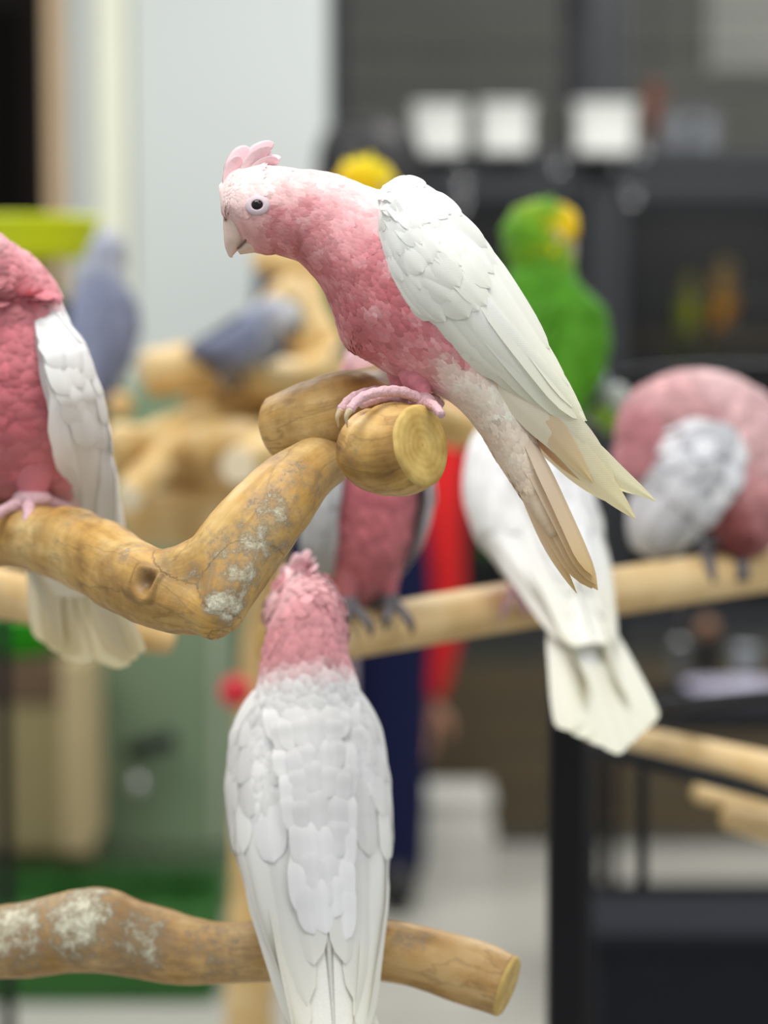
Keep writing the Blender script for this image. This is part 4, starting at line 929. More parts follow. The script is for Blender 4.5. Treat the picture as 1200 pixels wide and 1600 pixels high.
YELL = dict(body=[(16, 206, (250, 224, 0)), (38, 186, (244, 200, 20)), (18, 166, (240, 200, 20)), (-20, 186, (246, 220, 0)), (0, 146, (150, 170, 40)), (-30, 150, (170, 180, 40)), (30, 100, (96, 150, 50)), (14, 36, (96, 150, 40)), (-40, 100, (80, 140, 40)), (-50, 20, (84, 140, 40)), (-60, -40, (110, 150, 30)), (-80, -70, (130, 160, 30))],
            wing=((84, 150, 40), (70, 130, 30)), tail=((96, 150, 20), (130, 160, 20)), prim=((60, 110, 30), (30, 60, 40)), foot='foot_grey', claw='claw_grey', beak='bone')
DKGR = dict(GREEN, body=[(16, 206, (46, 84, 12)), (38, 186, (130, 84, 10)), (18, 166, (90, 80, 10)), (-20, 186, (44, 80, 14)), (0, 146, (44, 80, 14)), (30, 100, (50, 84, 14)), (14, 36, (44, 80, 14)), (-40, 100, (36, 70, 14)), (-50, 20, (36, 70, 14)), (-80, -70, (36, 70, 14))], wing=((40, 78, 16), (30, 56, 14)))
LOVEY = dict(GREEN, body=[(16, 206, (176, 170, 30)), (20, 166, (170, 166, 30)), (0, 146, (160, 160, 30)), (30, 100, (150, 156, 30)), (14, 36, (140, 150, 30)), (-40, 100, (120, 136, 30)), (-50, 20, (120, 136, 30)), (-80, -70, (110, 130, 30))], wing=((120, 136, 30), (90, 110, 30)))
LOVEO = dict(GREEN, body=[(16, 206, (196, 170, 110)), (20, 166, (206, 176, 110)), (0, 146, (210, 160, 50)), (30, 100, (216, 156, 20)), (14, 36, (206, 140, 20)), (-40, 100, (150, 120, 50)), (-50, 20, (130, 80, 50)), (-80, -70, (120, 70, 50))], wing=((170, 140, 60), (120, 80, 50)))

perched('grey_parrot', 'grey parrot with dark wing tips sitting beside the white wall trim', AT(160, 612, 2.85), (0.25, 0.97, 0), GREYP, lean=4, crest=False, scale=1.0, cat='parrot', group='grey parrots', feathers=500, detail=0, tail_len=0.5, yaw=0.3, hsize=1.02)
perched('grey_parrot', 'pale-headed grey parrot crouching on the tangled branches below the sharp cockatoo\'s beak', AT(358, 588, 2.72), (0.80, -0.60, 0), GREYP, lean=46, crest=False, scale=0.84, cat='parrot', group='grey parrots', feathers=500, detail=0, tail_len=0.5, pitch=0.7, head=(16, 176), squat=0.8)
perched('green_parrot', 'green parrot with a yellow face patch perched in front of the black cages', AT(872, 668, 2.45), (0.62, 0.78, 0), GREEN, lean=-8, squat=0.94, fat=1.14, crest=False, scale=1.24, cat='parrot', feathers=700, detail=0, tail_len=0.55, hsize=1.08, head_scale=(1, 1.1, 1.05), yaw=-0.75, head=(2, 184))
perched('yellow_headed_parrot', 'parrot of which only the bright yellow crown shows above the sharp cockatoo\'s back', AT(572, 545, 2.60), (-0.3, -0.95, 0), YELL, fat=1.08, crest=False, scale=1.05, cat='parrot', feathers=500, detail=0, tail_len=0.6, hsize=1.1, head_scale=(1, 1.25, 1.05), yaw=-0.2)
perched('green_parrot', 'dark green parrot half hidden under the neon yellow dish at the left edge', AT(62, 600, 3.28), (0.5, -0.85, 0), DKGR, crest=False, scale=1.0, cat='parrot', feathers=400, detail=0, tail_len=0.6)

# ---- preening cockatoo on the right: neck arched over so the head sinks behind the grey wing
def build_preening():
    org = AT(1120, 868, 2.08); s = 2.08 / F
    b = Bird('grey_cockatoo', 'hunched pink cockatoo preening its raised grey wing on the dowel at the right edge', org, -RIGHT, UP, group='grey-winged cockatoos', cat='cockatoo')
    def q(x, y): return (-(x - 1120) * s, -(y - 868) * s)
    hx, hz = q(998, 722)
    H, Hr, hs = head_frame((hx, 0.012, hz), pitch=math.radians(-75), size=1.0)
    st = [(1016, 664, 52, 46, 0.008), (1058, 638, 54, 50, 0.004), (1112, 640, 58, 56, 0), (1150, 670, 68, 66, 0), (1168, 720, 82, 76, 0), (1168, 772, 82, 80, 0), (1160, 818, 62, 66, 0), (1150, 850, 36, 44, 0), (1142, 868, 16, 20, 0)]
    C = np.array([(*q(r[0], r[1]), r[4]) for r in st]); Tn = np.gradient(C[:, :2], axis=0); S = []
    for i, r in enumerate(st):
        t = Tn[i] / np.linalg.norm(Tn[i]); S.append((C[i][0], C[i][2], C[i][1], t[1], 0, -t[0], r[2] * s, r[2] * s, r[3] * s))
    samp = [(1000, 690, (196, 112, 126)), (1040, 630, (214, 150, 158)), (1110, 592, (236, 184, 190)), (1120, 620, (226, 170, 178)), (1180, 620, (220, 164, 172)), (1080, 660, (206, 140, 148)), (1150, 670, (210, 160, 166)), (1190, 700, (206, 150, 156)), (1150, 740, (200, 124, 132)), (1190, 780, (190, 110, 118)), (1140, 800, (160, 70, 76)), (1150, 840, (128, 48, 50))]
    def colour(P, si, th):
        Q = np.stack([1120 - P[:, 0] / s, 868 - P[:, 2] / s], -1); c = dusky(idw(Q, samp, 1.6), 0.3)
        j = np.array([noise.noise(Vector(p * 120)) for p in P])[:, None]; return np.clip(c * (1 + 0.25 * j), 0, 0.9)
    build_body(b, H, Hr, hs, S, colour, feathers=1500, n=40, n_sub=8, fs=(0.005, 0.013), lift=0.16)
    build_face(b, H, hs, 'bone', None, hw=50, simple=True)
    T = [q(*p) for p in [(1112, 654), (1066, 656), (1024, 678), (1000, 722), (988, 768), (982, 812), (984, 856)]]
    B = [q(*p) for p in [(1146, 680), (1146, 728), (1134, 774), (1106, 806), (1078, 832), (1050, 852), (1024, 868)]]
    Y = [v * s for v in (74, 84, 92, 90, 82, 74, 66)]
    cov = [(0.02, 0.22, 4, 0.05, 0.95, 0.011, 0.006), (0.12, 0.22, 5, 0.0, 0.95, 0.011, 0.006), (0.24, 0.22, 5, 0.0, 0.95, 0.011, 0.004), (0.36, 0.24, 5, 0, 0.95, 0.012, 0.003)][::-1]
    sec = [(0.45, v, 1.0, v + 0.02, 0.012, 0.002) for v in (0.9, 0.72, 0.54, 0.36, 0.18, 0.05)]
    wing, Sf = build_wing(b, T, B, Y, 1, (232, 234, 240), (150, 148, 144), cov, sec, jit=0.08)
    for i, (x, y) in enumerate([(1000, 868), (1012, 876), (1024, 872), (990, 862)]):
        blade(b, wing, 'flight_feather', [(*q(1046 - 8 * i, 800), 70 * s), (*q((1030 + x) / 2, 838), 66 * s), (*q(x, y), 60 * s)], 0.008, (208, 206, 200), (170, 168, 162), tilt=0, tip=0.7)
    T2 = [q(x + 14, y + 4) for x, y in [(1112, 652), (1090, 690), (1080, 730), (1080, 770), (1084, 810), (1090, 840), (1096, 866)]]; B2 = [q(x, y) for x, y in [(1170, 660), (1180, 700), (1176, 740), (1160, 780), (1144, 820), (1128, 850), (1110, 870)]]
    build_wing(b, T2, B2, [60 * s, 78 * s, 84 * s, 78 * s, 60 * s, 40 * s, 30 * s], -1, (196, 198, 204), (120, 118, 116), cov[:2], sec, jit=0.05)
    tl = empty('tail', org); tl.parent = b.e; tl.location = (0, 0, 0)
    for k in (-2, 2, -1, 1, 0):
        blade(b, tl, 'tail_feather', [(*q(1120, 850), k * 0.003), (*q(1085, 905), k * 0.006 - 0.03), (*q(1060, 980), k * 0.009 - 0.04)], 0.010, (130, 126, 130), (70, 66, 72), tilt=70, tip=0.85)
    for (x, lat) in ((1100, 0.010), (1155, -0.004)):
        V, Fc = ball_vf((q(x, 0)[0], lat, 0.004), (0.008, 0.009, 0.008), 12, 8)
        ft = mesh('foot', b.W(V), Fc, M['foot_grey'], b.e)
        tube('shank', b.W(np.array([(q(x + 22, 0)[0] * 0.9, lat, q(0, 836)[1]), (q(x + 4, 0)[0], lat, q(0, 856)[1]), (q(x, 0)[0], lat, 0.004)])), 0.006, M['foot_grey'], ft)
        for dx in (-0.008, 0.006):
            P = np.array([(q(x, 0)[0] + dx * a * 0.5, lat + 0.023 * math.sin(a * 1.7), -0.020 + 0.025 * math.cos(a * 1.7)) for a in np.linspace(0, 1, 8)])
            tube('toe', b.W(P), np.linspace(0.0052, 0.003, 8), M['foot_grey'], ft)
build_preening()

# ------------------------------------------------------------------ black stand with pale dowels
sb = AT(882, 1500, 2.02); sb[2] = 0
stand = empty('dowel_stand', sb, 'black metal stand carrying pale round wooden dowels on the right', 'perch')
def dowel(rows, name='dowel', r=None):
    return branch(name, rows, M['dowel'], stand, seed=len(name) + rows[0][0] * 0.01, amp=0.012, n_sub=8, n=32, caps=(1, 1))
dowel([(425, 1012, 1.80, 40), (560, 988, 1.85, 39), (800, 947, 1.94, 38), (1000, 918, 2.03, 37), (1330, 868, 2.16, 35)])
dowel([(930, 1150, 2.22, 26), (1050, 1173, 2.15, 28), (1200, 1206, 2.08, 31), (1330, 1234, 2.02, 33)])
dowel([(1142, 1277, 2.16, 22), (1200, 1294, 2.12, 23), (1320, 1328, 2.06, 24)])
dowel([(1094, 1238, 2.5, 15), (1150, 1252, 2.46, 16), (1230, 1270, 2.42, 16)])
def bar(name, a, b_, wpx, parent, mat=M['black']):
    """square bar between two (px,py,depth)"""
    A, B_ = AT(*a), AT(*b_); r = wpx * (a[2] + b_[2]) / 2 / F / 2
    V, Fc = round_tube(np.array([A, A * 0.5 + B_ * 0.5, B_]), r * 1.25, 4)
    o = mesh(name, V, Fc, mat, parent, smooth=False); m = o.modifiers.new('bevel', 'BEVEL'); m.width = 0.002; m.segments = 2
    return o
px0 = AT(882, 1500, 2.02)
box('post', (px0[0] - 0.0155, px0[1] - 0.016, 0.0), (px0[0] + 0.0155, px0[1] + 0.016, AT(882, 985, 2.02)[2]), M['black'], stand, 0.002)
bar('rail', (890, 1160, 2.16), (1330, 1272, 2.03), 24, stand)
bar('brace', (885, 1120, 2.05), (1330, 1075, 2.30), 22, stand)
bar('brace', (1004, 1190, 2.30), (1004, 1400, 2.30), 16, stand)
for sx, sy in ((-0.3, -0.12), (0.35, -0.12), (-0.25, 0.4), (0.4, 0.35)):
    P = np.array([(px0[0], px0[1], 0.05), (px0[0] + sx * 0.5, px0[1] + sy * 0.5, 0.03), (px0[0] + sx, px0[1] + sy, 0.012)])
    V, Fc = round_tube(P, 0.012, 10); mesh('leg', V, Fc, M['black'], stand)

# ------------------------------------------------------------------ tangle of peeled branches behind
tb = AT(415, 1500, 2.95); tb[2] = 0
tang = empty('branch_perch', tb, 'tangled perch of peeled pale branches, out of focus behind the sharp driftwood', 'perch')
branch('trunk', [(440, 640, 2.9, 30), (425, 760, 2.92, 27), (415, 900, 2.94, 28), (402, 1100, 2.95, 30), (394, 1400, 2.95, 34), (390, 1600, 2.95, 40), (388, 2180, 2.95, 46)], M['wood_bg'], tang, seed=20, n=28)
V, Fc = lathe([(0.001, 0.0), (0.20, 0.0), (0.2, 0.02), (0.05, 0.04), (0.001, 0.042)], (AT(388, 2180, 2.95)[0], AT(388, 2180, 2.95)[1], 0.0), 36)
mesh('foot_plate', V, Fc, M['board_dark'], tang)
for i, rows in enumerate([
    [(240, 582, 2.75, 40), (300, 575, 2.75, 38), (390, 590, 2.78, 38), (470, 592, 2.82, 34), (540, 560, 2.85, 36), (600, 520, 2.86, 36), (640, 460, 2.88, 30)],
    [(520, 580, 2.84, 34), (600, 610, 2.84, 34), (700, 660, 2.82, 36), (748, 670, 2.82, 30)],
    [(440, 640, 2.9, 34), (380, 635, 2.82, 32), (300, 660, 2.75, 28), (230, 690, 2.68, 28), (185, 690, 2.64, 30)],
    [(290, 680, 2.72, 26), (255, 715, 2.66, 27), (222, 752, 2.60, 26), (200, 778, 2.56, 24)],
    [(450, 690, 2.88, 34), (400, 690, 2.78, 34), (340, 692, 2.70, 34), (310, 700, 2.66, 30)],
    [(500, 640, 2.86, 34), (440, 690, 2.72, 34), (400, 715, 2.62, 33), (372, 728, 2.56, 30)],
    [(440, 790, 2.92, 30), (340, 795, 2.82, 32), (260, 800, 2.76, 32), (205, 800, 2.72, 30)],
    [(420, 830, 2.92, 26), (300, 830, 2.8, 26), (215, 830, 2.74, 22)],
    [(180, 720, 2.74, 26), (240, 735, 2.78, 28), (300, 745, 2.82, 30), (380, 770, 2.88, 30), (440, 790, 2.92, 28)],
    [(330, 640, 2.84, 26), (400, 662, 2.86, 32), (470, 660, 2.88, 32), (560, 640, 2.9, 30)],
    [(300, 620, 2.86, 22), (360, 648, 2.88, 26), (430, 700, 2.9, 28), (480, 760, 2.92, 26)],
    [(440, 470, 2.92, 52), (470, 500, 2.92, 50), (500, 540, 2.9, 40), (500, 600, 2.9, 34)],
    [(408, 400, 2.96, 24), (450, 412, 2.96, 26), (500, 430, 2.95, 30), (520, 500, 2.92, 34)],
]):
    branch('branch', rows, M['wood_bg'], tang, seed=30 + i, n=24, n_sub=8, amp=0.08, caps=(1, 0) if i in () else (0, 1) if i in (3, 5) else (0, 0), end_mat=M['pale_end'] if i in (3, 5) else None)

# ------------------------------------------------------------------ person standing behind the birds
def build_person():
    d = 4.55
    base = AT(598, 1428, d); base[2] = 0
    pe = empty('person', base, 'person with black hair, navy vest and trousers and a red sleeve, standing behind the birds', 'person')
    X, Y = base[0], base[1]
    def P(px, py, dd=0.0): 
        a = AT(px, py, d); return np.array([a[0], Y + dd, a[2]])
    def lf(pts, rx, ry, n=20, n_sub=6):
        A = spline(np.column_stack([np.array(pts), rx, ry]), n_sub); C = A[:, :3]; T = unit(np.gradient(C, axis=0))
        u0 = np.array([1.0, 0, 0]); U = unit(u0 - T * (T @ u0)[:, None]); W_ = np.cross(T, U)
        th = np.linspace(0, 2 * math.pi, n, endpoint=False)
        G = C[:, None] + (np.cos(th)[None] * A[:, 3:4])[..., None] * U[:, None] + (np.sin(th)[None] * A[:, 4:5])[..., None] * W_[:, None]
        return closed(G)
    def join(parts):
        V, Fc, o = [], [], 0
        for v, f in parts:
            V.append(v); Fc += [[a + o for a in q] for q in f]; o += len(v)
        return np.vstack(V), Fc
    zf = 0.0
    def G_(x, y, z): return np.array([X + x, Y + y, z])
    cx = P(578, 255)[0] - X
    hz = P(578, 190)[2]; H_ = hz                               # standing height
    tx = cx - 0.03
    torso = [G_(tx, 0, H_ * 0.50), G_(tx, 0, H_ * 0.58), G_(tx, 0, H_ * 0.68), G_(tx, 0, H_ * 0.77), G_(cx, 0, H_ * 0.815)]
    head = lf([G_(cx, 0, H_ * 0.80), G_(cx, 0.01, H_ * 0.85), G_(cx, 0.02, H_ * 0.885), G_(cx, 0.02, H_ * 0.93), G_(cx, 0.01, H_ * 0.97), G_(cx, 0, H_ * 0.992)], [0.055, 0.052, 0.066, 0.076, 0.066, 0.02], [0.055, 0.056, 0.085, 0.095, 0.08, 0.02])
    nose = lf([G_(cx, 0.105, H_ * 0.93), G_(cx, 0.122, H_ * 0.912), G_(cx, 0.118, H_ * 0.90)], [0.006, 0.012, 0.008], [0.006, 0.012, 0.008], 10)
    # right-hand arm hangs, hand at the thigh; the other arm is bent forward
    armR = [P(690, 430, 0.02), P(690, 600, 0.03), P(676, 790, 0.0), P(680, 960, 0.02), P(660, 1085, 0.02)]
    armL = [P(464, 430, 0.02), P(458, 560, 0.02), P(458, 690, 0.02), P(490, 740, 0.09), P(550, 735, 0.11)]
    sk = [head, nose, lf([G_(cx, 0, H_ * 0.78), G_(cx, 0, H_ * 0.84)], [0.06, 0.055], [0.06, 0.055])]
    fingers = []
    for arm in (armR, armL):
        wv = unit(arm[-1] - arm[-2]); sd = unit(np.cross(wv, [0, 1, 0])) ; hnd = arm[-1]
        sk.append(lf([arm[-2] * 0.3 + hnd * 0.7, hnd, hnd + wv * 0.05, hnd + wv * 0.085], [0.028, 0.03, 0.04, 0.036], [0.026, 0.02, 0.018, 0.014]))
        for q, (o_, ln) in enumerate(((-0.030, 0.062), (-0.010, 0.075), (0.010, 0.07), (0.030, 0.055))):
            a = hnd + wv * 0.078 + sd * o_; sk.append(lf([a, a + wv * ln * 0.5 + np.array([0, -0.006, 0]), a + wv * ln + np.array([0, -0.02, 0])], [0.0095, 0.009, 0.006], [0.0095, 0.009, 0.006], 10))
        a = hnd + wv * 0.02 + sd * 0.035; sk.append(lf([a, a + wv * 0.03 + sd * 0.025, a + wv * 0.06 + sd * 0.03], [0.012, 0.011, 0.007], [0.012, 0.011, 0.007], 10))
    for sx in (-1, 1):                                         # legs under the trousers
        sk.append(lf([G_(tx + sx * 0.07, 0, H_ * 0.5), G_(tx + sx * 0.075, 0, H_ * 0.28), G_(tx + sx * 0.075, 0, 0.06)], [0.06, 0.045, 0.035], [0.06, 0.045, 0.035]))
    sk.append(lf(torso, [0.13, 0.115, 0.13, 0.15, 0.05], [0.085, 0.08, 0.09, 0.09, 0.05]))
    for arm in (armR, armL): sk.append(lf([torso[3] * 0.4 + arm[0] * 0.6] + arm, [0.05, 0.045, 0.042, 0.038, 0.032, 0.026], [0.05, 0.045, 0.042, 0.038, 0.03, 0.024]))
    def rem(o, vx=0.008):
        r = o.modifiers.new('remesh', 'REMESH'); r.mode = 'VOXEL'; r.voxel_size = vx; r.use_smooth_shade = True
        s_ = o.modifiers.new('smooth', 'SMOOTH'); s_.iterations = 4
    V, Fc = join(sk); o = mesh('body', V, Fc, M['skin'], pe); rem(o, 0.006)
    sh = [lf(torso[:-1] + [G_(cx, 0, H_ * 0.80)], [0.14, 0.125, 0.145, 0.165, 0.07], [0.095, 0.09, 0.10, 0.10, 0.07])]
    for arm in (armR, armL): sh.append(lf([torso[3] * 0.4 + arm[0] * 0.6] + arm[:-1] + [arm[-1] * 0.98 + arm[-2] * 0.02], [0.06, 0.066, 0.064, 0.062, 0.056, 0.044], [0.06, 0.066, 0.064, 0.06, 0.054, 0.042]))
    V, Fc = join(sh); o = mesh('red_shirt', V, Fc, M['red'], pe); rem(o, 0.01)
    V, Fc = lf([torso[3] * 0.4 + armL[0] * 0.6] + armL[:-1] + [armL[-1] * 0.9 + armL[-2] * 0.1], [0.07, 0.076, 0.074, 0.072, 0.066, 0.054], [0.07, 0.076, 0.074, 0.07, 0.064, 0.052]); mesh('navy_sleeve', V, Fc, M['navy'], pe)
    V, Fc = join([lf([G_(tx, 0, H_ * 0.46)] + torso[:-1] + [G_(cx, 0.01, H_ * 0.815)], [0.135, 0.135, 0.13, 0.155, 0.18, 0.085], [0.12, 0.12, 0.115, 0.125, 0.12, 0.085])])
    o = mesh('navy_vest', V, Fc, M['navy'], pe)
    tr = []
    for sx in (-1, 1):
        tr.append(lf([G_(tx + sx * 0.055, 0, H_ * 0.56), G_(tx + sx * 0.075, 0, H_ * 0.45), G_(tx + sx * 0.08, 0, H_ * 0.28), G_(tx + sx * 0.08, 0.0, 0.07)], [0.085, 0.09, 0.075, 0.062], [0.10, 0.10, 0.08, 0.07]))
    V, Fc = join(tr); o = mesh('navy_trousers', V, Fc, M['navy'], pe); rem(o, 0.01)
    for sx in (-1, 1):
        V, Fc = lf([G_(tx + sx * 0.085, -0.10, 0.045), G_(tx + sx * 0.085, -0.05, 0.055), G_(tx + sx * 0.09, 0.06, 0.045), G_(tx + sx * 0.095, 0.15, 0.03)], [0.03, 0.04, 0.045, 0.03], [0.035, 0.055, 0.042, 0.025])
        V[:, 2] = np.maximum(V[:, 2], 0.001); mesh('shoe', V, Fc, M['shoe'], pe)
    V, Fc = lf([G_(cx, -0.05, H_ * 0.80), G_(cx, -0.035, H_ * 0.90), G_(cx, -0.01, H_ * 0.95), G_(cx, 0.0, H_ * 0.985), G_(cx, 0.0, H_ * 1.0)], [0.085, 0.105, 0.105, 0.08, 0.012], [0.035, 0.085, 0.105, 0.085, 0.015])
    mesh('hair', V, Fc, M['hair'], pe)
    for sx in (-1, 1):
        V, Fc = ball_vf(G_(cx + sx * 0.03, 0.104, H_ * 0.935), (0.012, 0.008, 0.008), 12, 8); mesh('eye', V, Fc, M['pupil'], pe)
    V, Fc = ball_vf(G_(cx, 0.103, H_ * 0.885), (0.022, 0.008, 0.006), 12, 8); mesh('mouth', V, Fc, M['rust'], pe)
build_person()

# ------------------------------------------------------------------ bank of black bird cages
def build_cage(x0, x1, y0, y1, z0, z1, label, panel_back=None, pitch=0.032, legs=True, front=True):
    """open wire cage: posts, rails, upright bars one by one"""
    c = empty('bird_cage', ((x0 + x1) / 2, (y0 + y1) / 2, z0), label, 'cage', 'black bird cages')
    pw = 0.022
    for x in (x0, x1):
        for y in (y0, y1):
            box('post', (x - pw, y - pw, z0), (x + pw, y + pw, z1), M['cage_post'], c, 0.003)
    for z in (z0 + pw, z1 - pw):
        for y in (y0, y1):
            box('rail', (x0, y - pw, z - pw), (x1, y + pw, z + pw), M['cage'], c, 0.003)
        for x in (x0, x1):
            box('rail', (x - pw, y0, z - pw), (x + pw, y1, z + pw), M['cage'], c, 0.003)
    n = int((x1 - x0) / pitch)
    V, Fc = round_tube(np.array([(0, 0, 0), (0, 0, z1 - z0 - 0.02)]), 0.0028, 6)
    me = bpy.data.meshes.new('bar'); me.from_pydata(V.tolist(), [], Fc); me.materials.append(M['cage'])
    for i in range(1, n):
        o = bpy.data.objects.new('bar', me); COL.objects.link(o); o.parent = c
        o.location = (x0 + (x1 - x0) * i / n - (x0 + x1) / 2, y0 - (y0 + y1) / 2, 0.01)
    for z in np.linspace(z0, z1, 5)[1:-1]:
        V, Fc = round_tube(np.array([(x0, y0, z), (x1, y0, z)]), 0.004, 6); mesh('cross_wire', V, Fc, M['cage'], c)
    if panel_back:
        box('back_panel', (x0, y1 - 0.006, z0 + 0.02), (x1, y1 + 0.006, z1 - 0.02), M[panel_back], c, 0)
        for x in (x0, x1): box('side_panel', (x - 0.006, y0 + 0.03, z0 + 0.02), (x + 0.006, y1, z1 - 0.02), M[panel_back], c, 0)
        box('tray', (x0 + 0.03, y0 + 0.03, z0 + 0.02), (x1 - 0.03, y1 - 0.03, z0 + 0.05), M['cage'], c, 0.004)
    if z0 > 0.3 and legs:
        for x in (x0, x1):
            for y in (y0, y1): box('leg', (x - pw, y - pw, 0), (x + pw, y + pw, z0), M['cage_post'], c, 0.003)
    return c
dc = 5.25
def zx(px): return AT(px, 300, dc)[0]
def zz(py): return AT(600, py, dc)[2]
ya = AT(600, 300, dc)[1]
zm = zz(272)
xs = [zx(519), zx(962), zx(1405)]
build_cage(xs[0], xs[1] - 0.05, ya, ya + 0.7, zm + 0.01, zm + 0.75, 'upper bird cage with two white cups, beside the white wall', 'backwall' if False else None, legs=False)
build_cage(xs[1] + 0.0, xs[2], ya, ya + 0.7, zm + 0.01, zm + 0.75, 'upper bird cage at the right edge with a dim grey cup', None, legs=False)
build_cage(xs[0], xs[1] - 0.05, ya, ya + 0.7, zz(1000), zm - 0.012, 'lower bird cage behind the green parrot', 'cage_back')
build_cage(xs[1] + 0.0, xs[2], ya, ya + 0.7, zz(1000), zm - 0.012, 'lower bird cage at the right holding two small yellow birds', 'cage_back')
# inner uprights of the cages, doors
def cup(px, py, wpx, hpx, label, mat, d=dc, dy=-0.055):
    c = AT(px, py, d); wd, hg = wpx * d / F / 2, hpx * d / F
    y = ya + dy
    e = empty('food_cup', (c[0], y, c[2] - hg / 2), label, 'cup', 'food cups on the cages')
    def rr(w_, dp, z, r=0.3, n=32):
        t = np.linspace(0, 2 * math.pi, n, endpoint=False); ct, st_ = np.cos(t), np.sin(t)
        x = np.sign(ct) * np.abs(ct) ** 0.5 * w_; yy = np.sign(st_) * np.abs(st_) ** 0.5 * dp
        return np.stack([c[0] + x, y + yy, np.full(n, c[2] - hg / 2 + z)], -1)
    G = np.stack([rr(wd * 0.05, 0.002, 0.001), rr(wd * 0.86, 0.028, 0.0), rr(wd * 0.94, 0.034, 0.01), rr(wd * 0.97, 0.036, hg * 0.9), rr(wd, 0.040, hg * 0.92), rr(wd, 0.040, hg), rr(wd * 0.92, 0.034, hg), rr(wd * 0.88, 0.03, hg * 0.9), rr(wd * 0.8, 0.026, 0.012), rr(wd * 0.05, 0.002, 0.012)])
    V, Fc = closed(G); mesh('bowl', V, Fc, mat, e)
    G = np.stack([rr(wd * 1.0, 0.040, hg * 0.95), rr(wd * 1.06, 0.045, hg * 0.95), rr(wd * 1.06, 0.045, hg * 1.0), rr(wd * 1.0, 0.040, hg * 1.0)])
    V, Fc = closed(G); mesh('rim', V, [f for f in Fc if len(f) == 4], mat, e)
    V, Fc = box_vf((c[0] - 0.012, y + 0.03, c[2]), (c[0] + 0.012, y - dy - 0.022, c[2] + 0.012)); mesh('hook', V, Fc, M['cage'], e, smooth=False)
cup(685, 207, 84, 76, 'white plastic food cup, leftmost of the row hung on the cages', M['cup'])
cup(787, 205, 84, 76, 'white plastic food cup in the middle of the three bright cups', M['cup'])
cup(940, 205, 97, 78, 'white plastic food cup, widest and nearest the cage corner post', M['cup'])
cup(1085, 200, 100, 60, 'dim grey plastic food cup on the right upper cage', M['cup_grey'], dy=0.10)
for (px, py, wpx, hpx, lab, mt) in ((1030, 165, 26, 90, 'rust-brown hanging toy inside the right upper cage', 'rust'),):
    c = AT(px, py, dc); e = empty('hanging_toy', (c[0], ya + 0.12, c[2] - 0.07), lab, 'toy')
    tube('cord', np.array([(c[0], ya + 0.12, c[2] + 0.06), (c[0], ya + 0.12, zm + 0.74)]), 0.003, M['cage'], e)
    V, Fc = lathe([(0.001, -0.07), (0.02, -0.066), (0.024, -0.02), (0.016, 0.0), (0.024, 0.02), (0.02, 0.06), (0.001, 0.065)], (c[0], ya + 0.12, c[2]), 16); mesh('block', V, Fc, M[mt], e)
# small chrome hooks added on the cage fronts to make bright glints
for (px, py, lb) in ((870, 268, 'chrome hook added for its glint, left below the widest white cup'), (722, 292, 'upper chrome hook added for its glint below the leftmost white cup'), (720, 326, 'lower chrome hook added for its glint below the leftmost white cup'), (985, 316, 'lowest chrome hook added for its glint on the cage corner post'),
                     (1000, 246, 'chrome hook added for its glint, right beside the widest white cup'), (966, 262, 'chrome hook added for its glint under the right end of the widest white cup')):
    c = AT(px, py, dc); e = empty('glint_hook', (c[0], ya - 0.03, c[2]), lb, 'hook', 'chrome hooks added for glints on the cages')
    V, Fc = lathe([(0.001, -0.010), (0.008, -0.007), (0.011, 0), (0.008, 0.007), (0.001, 0.010)], (c[0], ya - 0.035, c[2]), 16); mesh('barrel', V, Fc, M['chrome'], e)
    tube('loop', np.array([(c[0] + 0.011 * math.cos(t), ya - 0.03, c[2] + 0.018 + 0.011 * math.sin(t)) for t in np.linspace(0, 2 * math.pi, 14)]), 0.002, M['chrome'], e)
# pale sheet and boards on the wall seen through the bars
o = box('paper_notice', (AT(1105, 0, 6.9)[0], 6.985, AT(600, 110, 6.9)[2]), (AT(1250, 0, 6.9)[0], 6.995, AT(600, -120, 6.9)[2]), M['paper'], bevel=0.001)
tag(o, 'pale sheet on the wall behind the right upper cage', 'notice')
# two small birds inside the right lower cage
sp_z = AT(1100, 540, 5.55)[2]
perched('lovebird', 'small yellow-green bird in the lower cage, left of the pale-headed one', AT(1075, 522, 5.55), (0.2, -0.97, 0), LOVEY, crest=False, scale=0.72, cat='parrot', feathers=250, detail=0, tail_len=0.5, group='small caged birds')
perched('lovebird', 'small orange-yellow bird with a pale head in the lower right cage', AT(1130, 512, 5.55), (0.4, -0.9, 0), LOVEO, crest=False, scale=0.80, cat='parrot', feathers=250, detail=0, tail_len=0.5, group='small caged birds', hsize=1.15)
cp = AT(1100, 524, 5.56)
e = empty('cage_perch', cp, 'brown wooden perch rod under the two small caged birds', 'perch')
tube('rod', np.array([(xs[1] + 0.03, cp[1], cp[2] - 0.012), (xs[2] - 0.03, cp[1], cp[2] - 0.012)]), 0.012, M['shelf_brown'], e)

# ------------------------------------------------------------------ things at the left
d = 3.05; c = AT(45, 372, d)
e = empty('neon_dish', (c[0], c[1], c[2] - 0.03), 'neon yellow plastic dish on a pole at the left edge', 'dish')
V, Fc = lathe([(0.001, -0.028), (0.075, -0.028), (0.088, -0.018), (0.094, 0.020), (0.100, 0.024), (0.098, 0.029), (0.090, 0.028), (0.084, -0.014), (0.001, -0.018)], c, 48); mesh('dish', V, Fc, M['neon'], e)
tube('pole', np.array([(c[0] - 0.05, c[1] + 0.03, c[2] - 0.028), (c[0] - 0.05, c[1] + 0.03, 0.02)]), 0.010, M['black'], e)
V, Fc = lathe([(0.001, 0), (0.15, 0), (0.15, 0.012), (0.001, 0.02)], (c[0] - 0.05, c[1] + 0.03, 0), 32); mesh('base', V, Fc, M['black'], e)
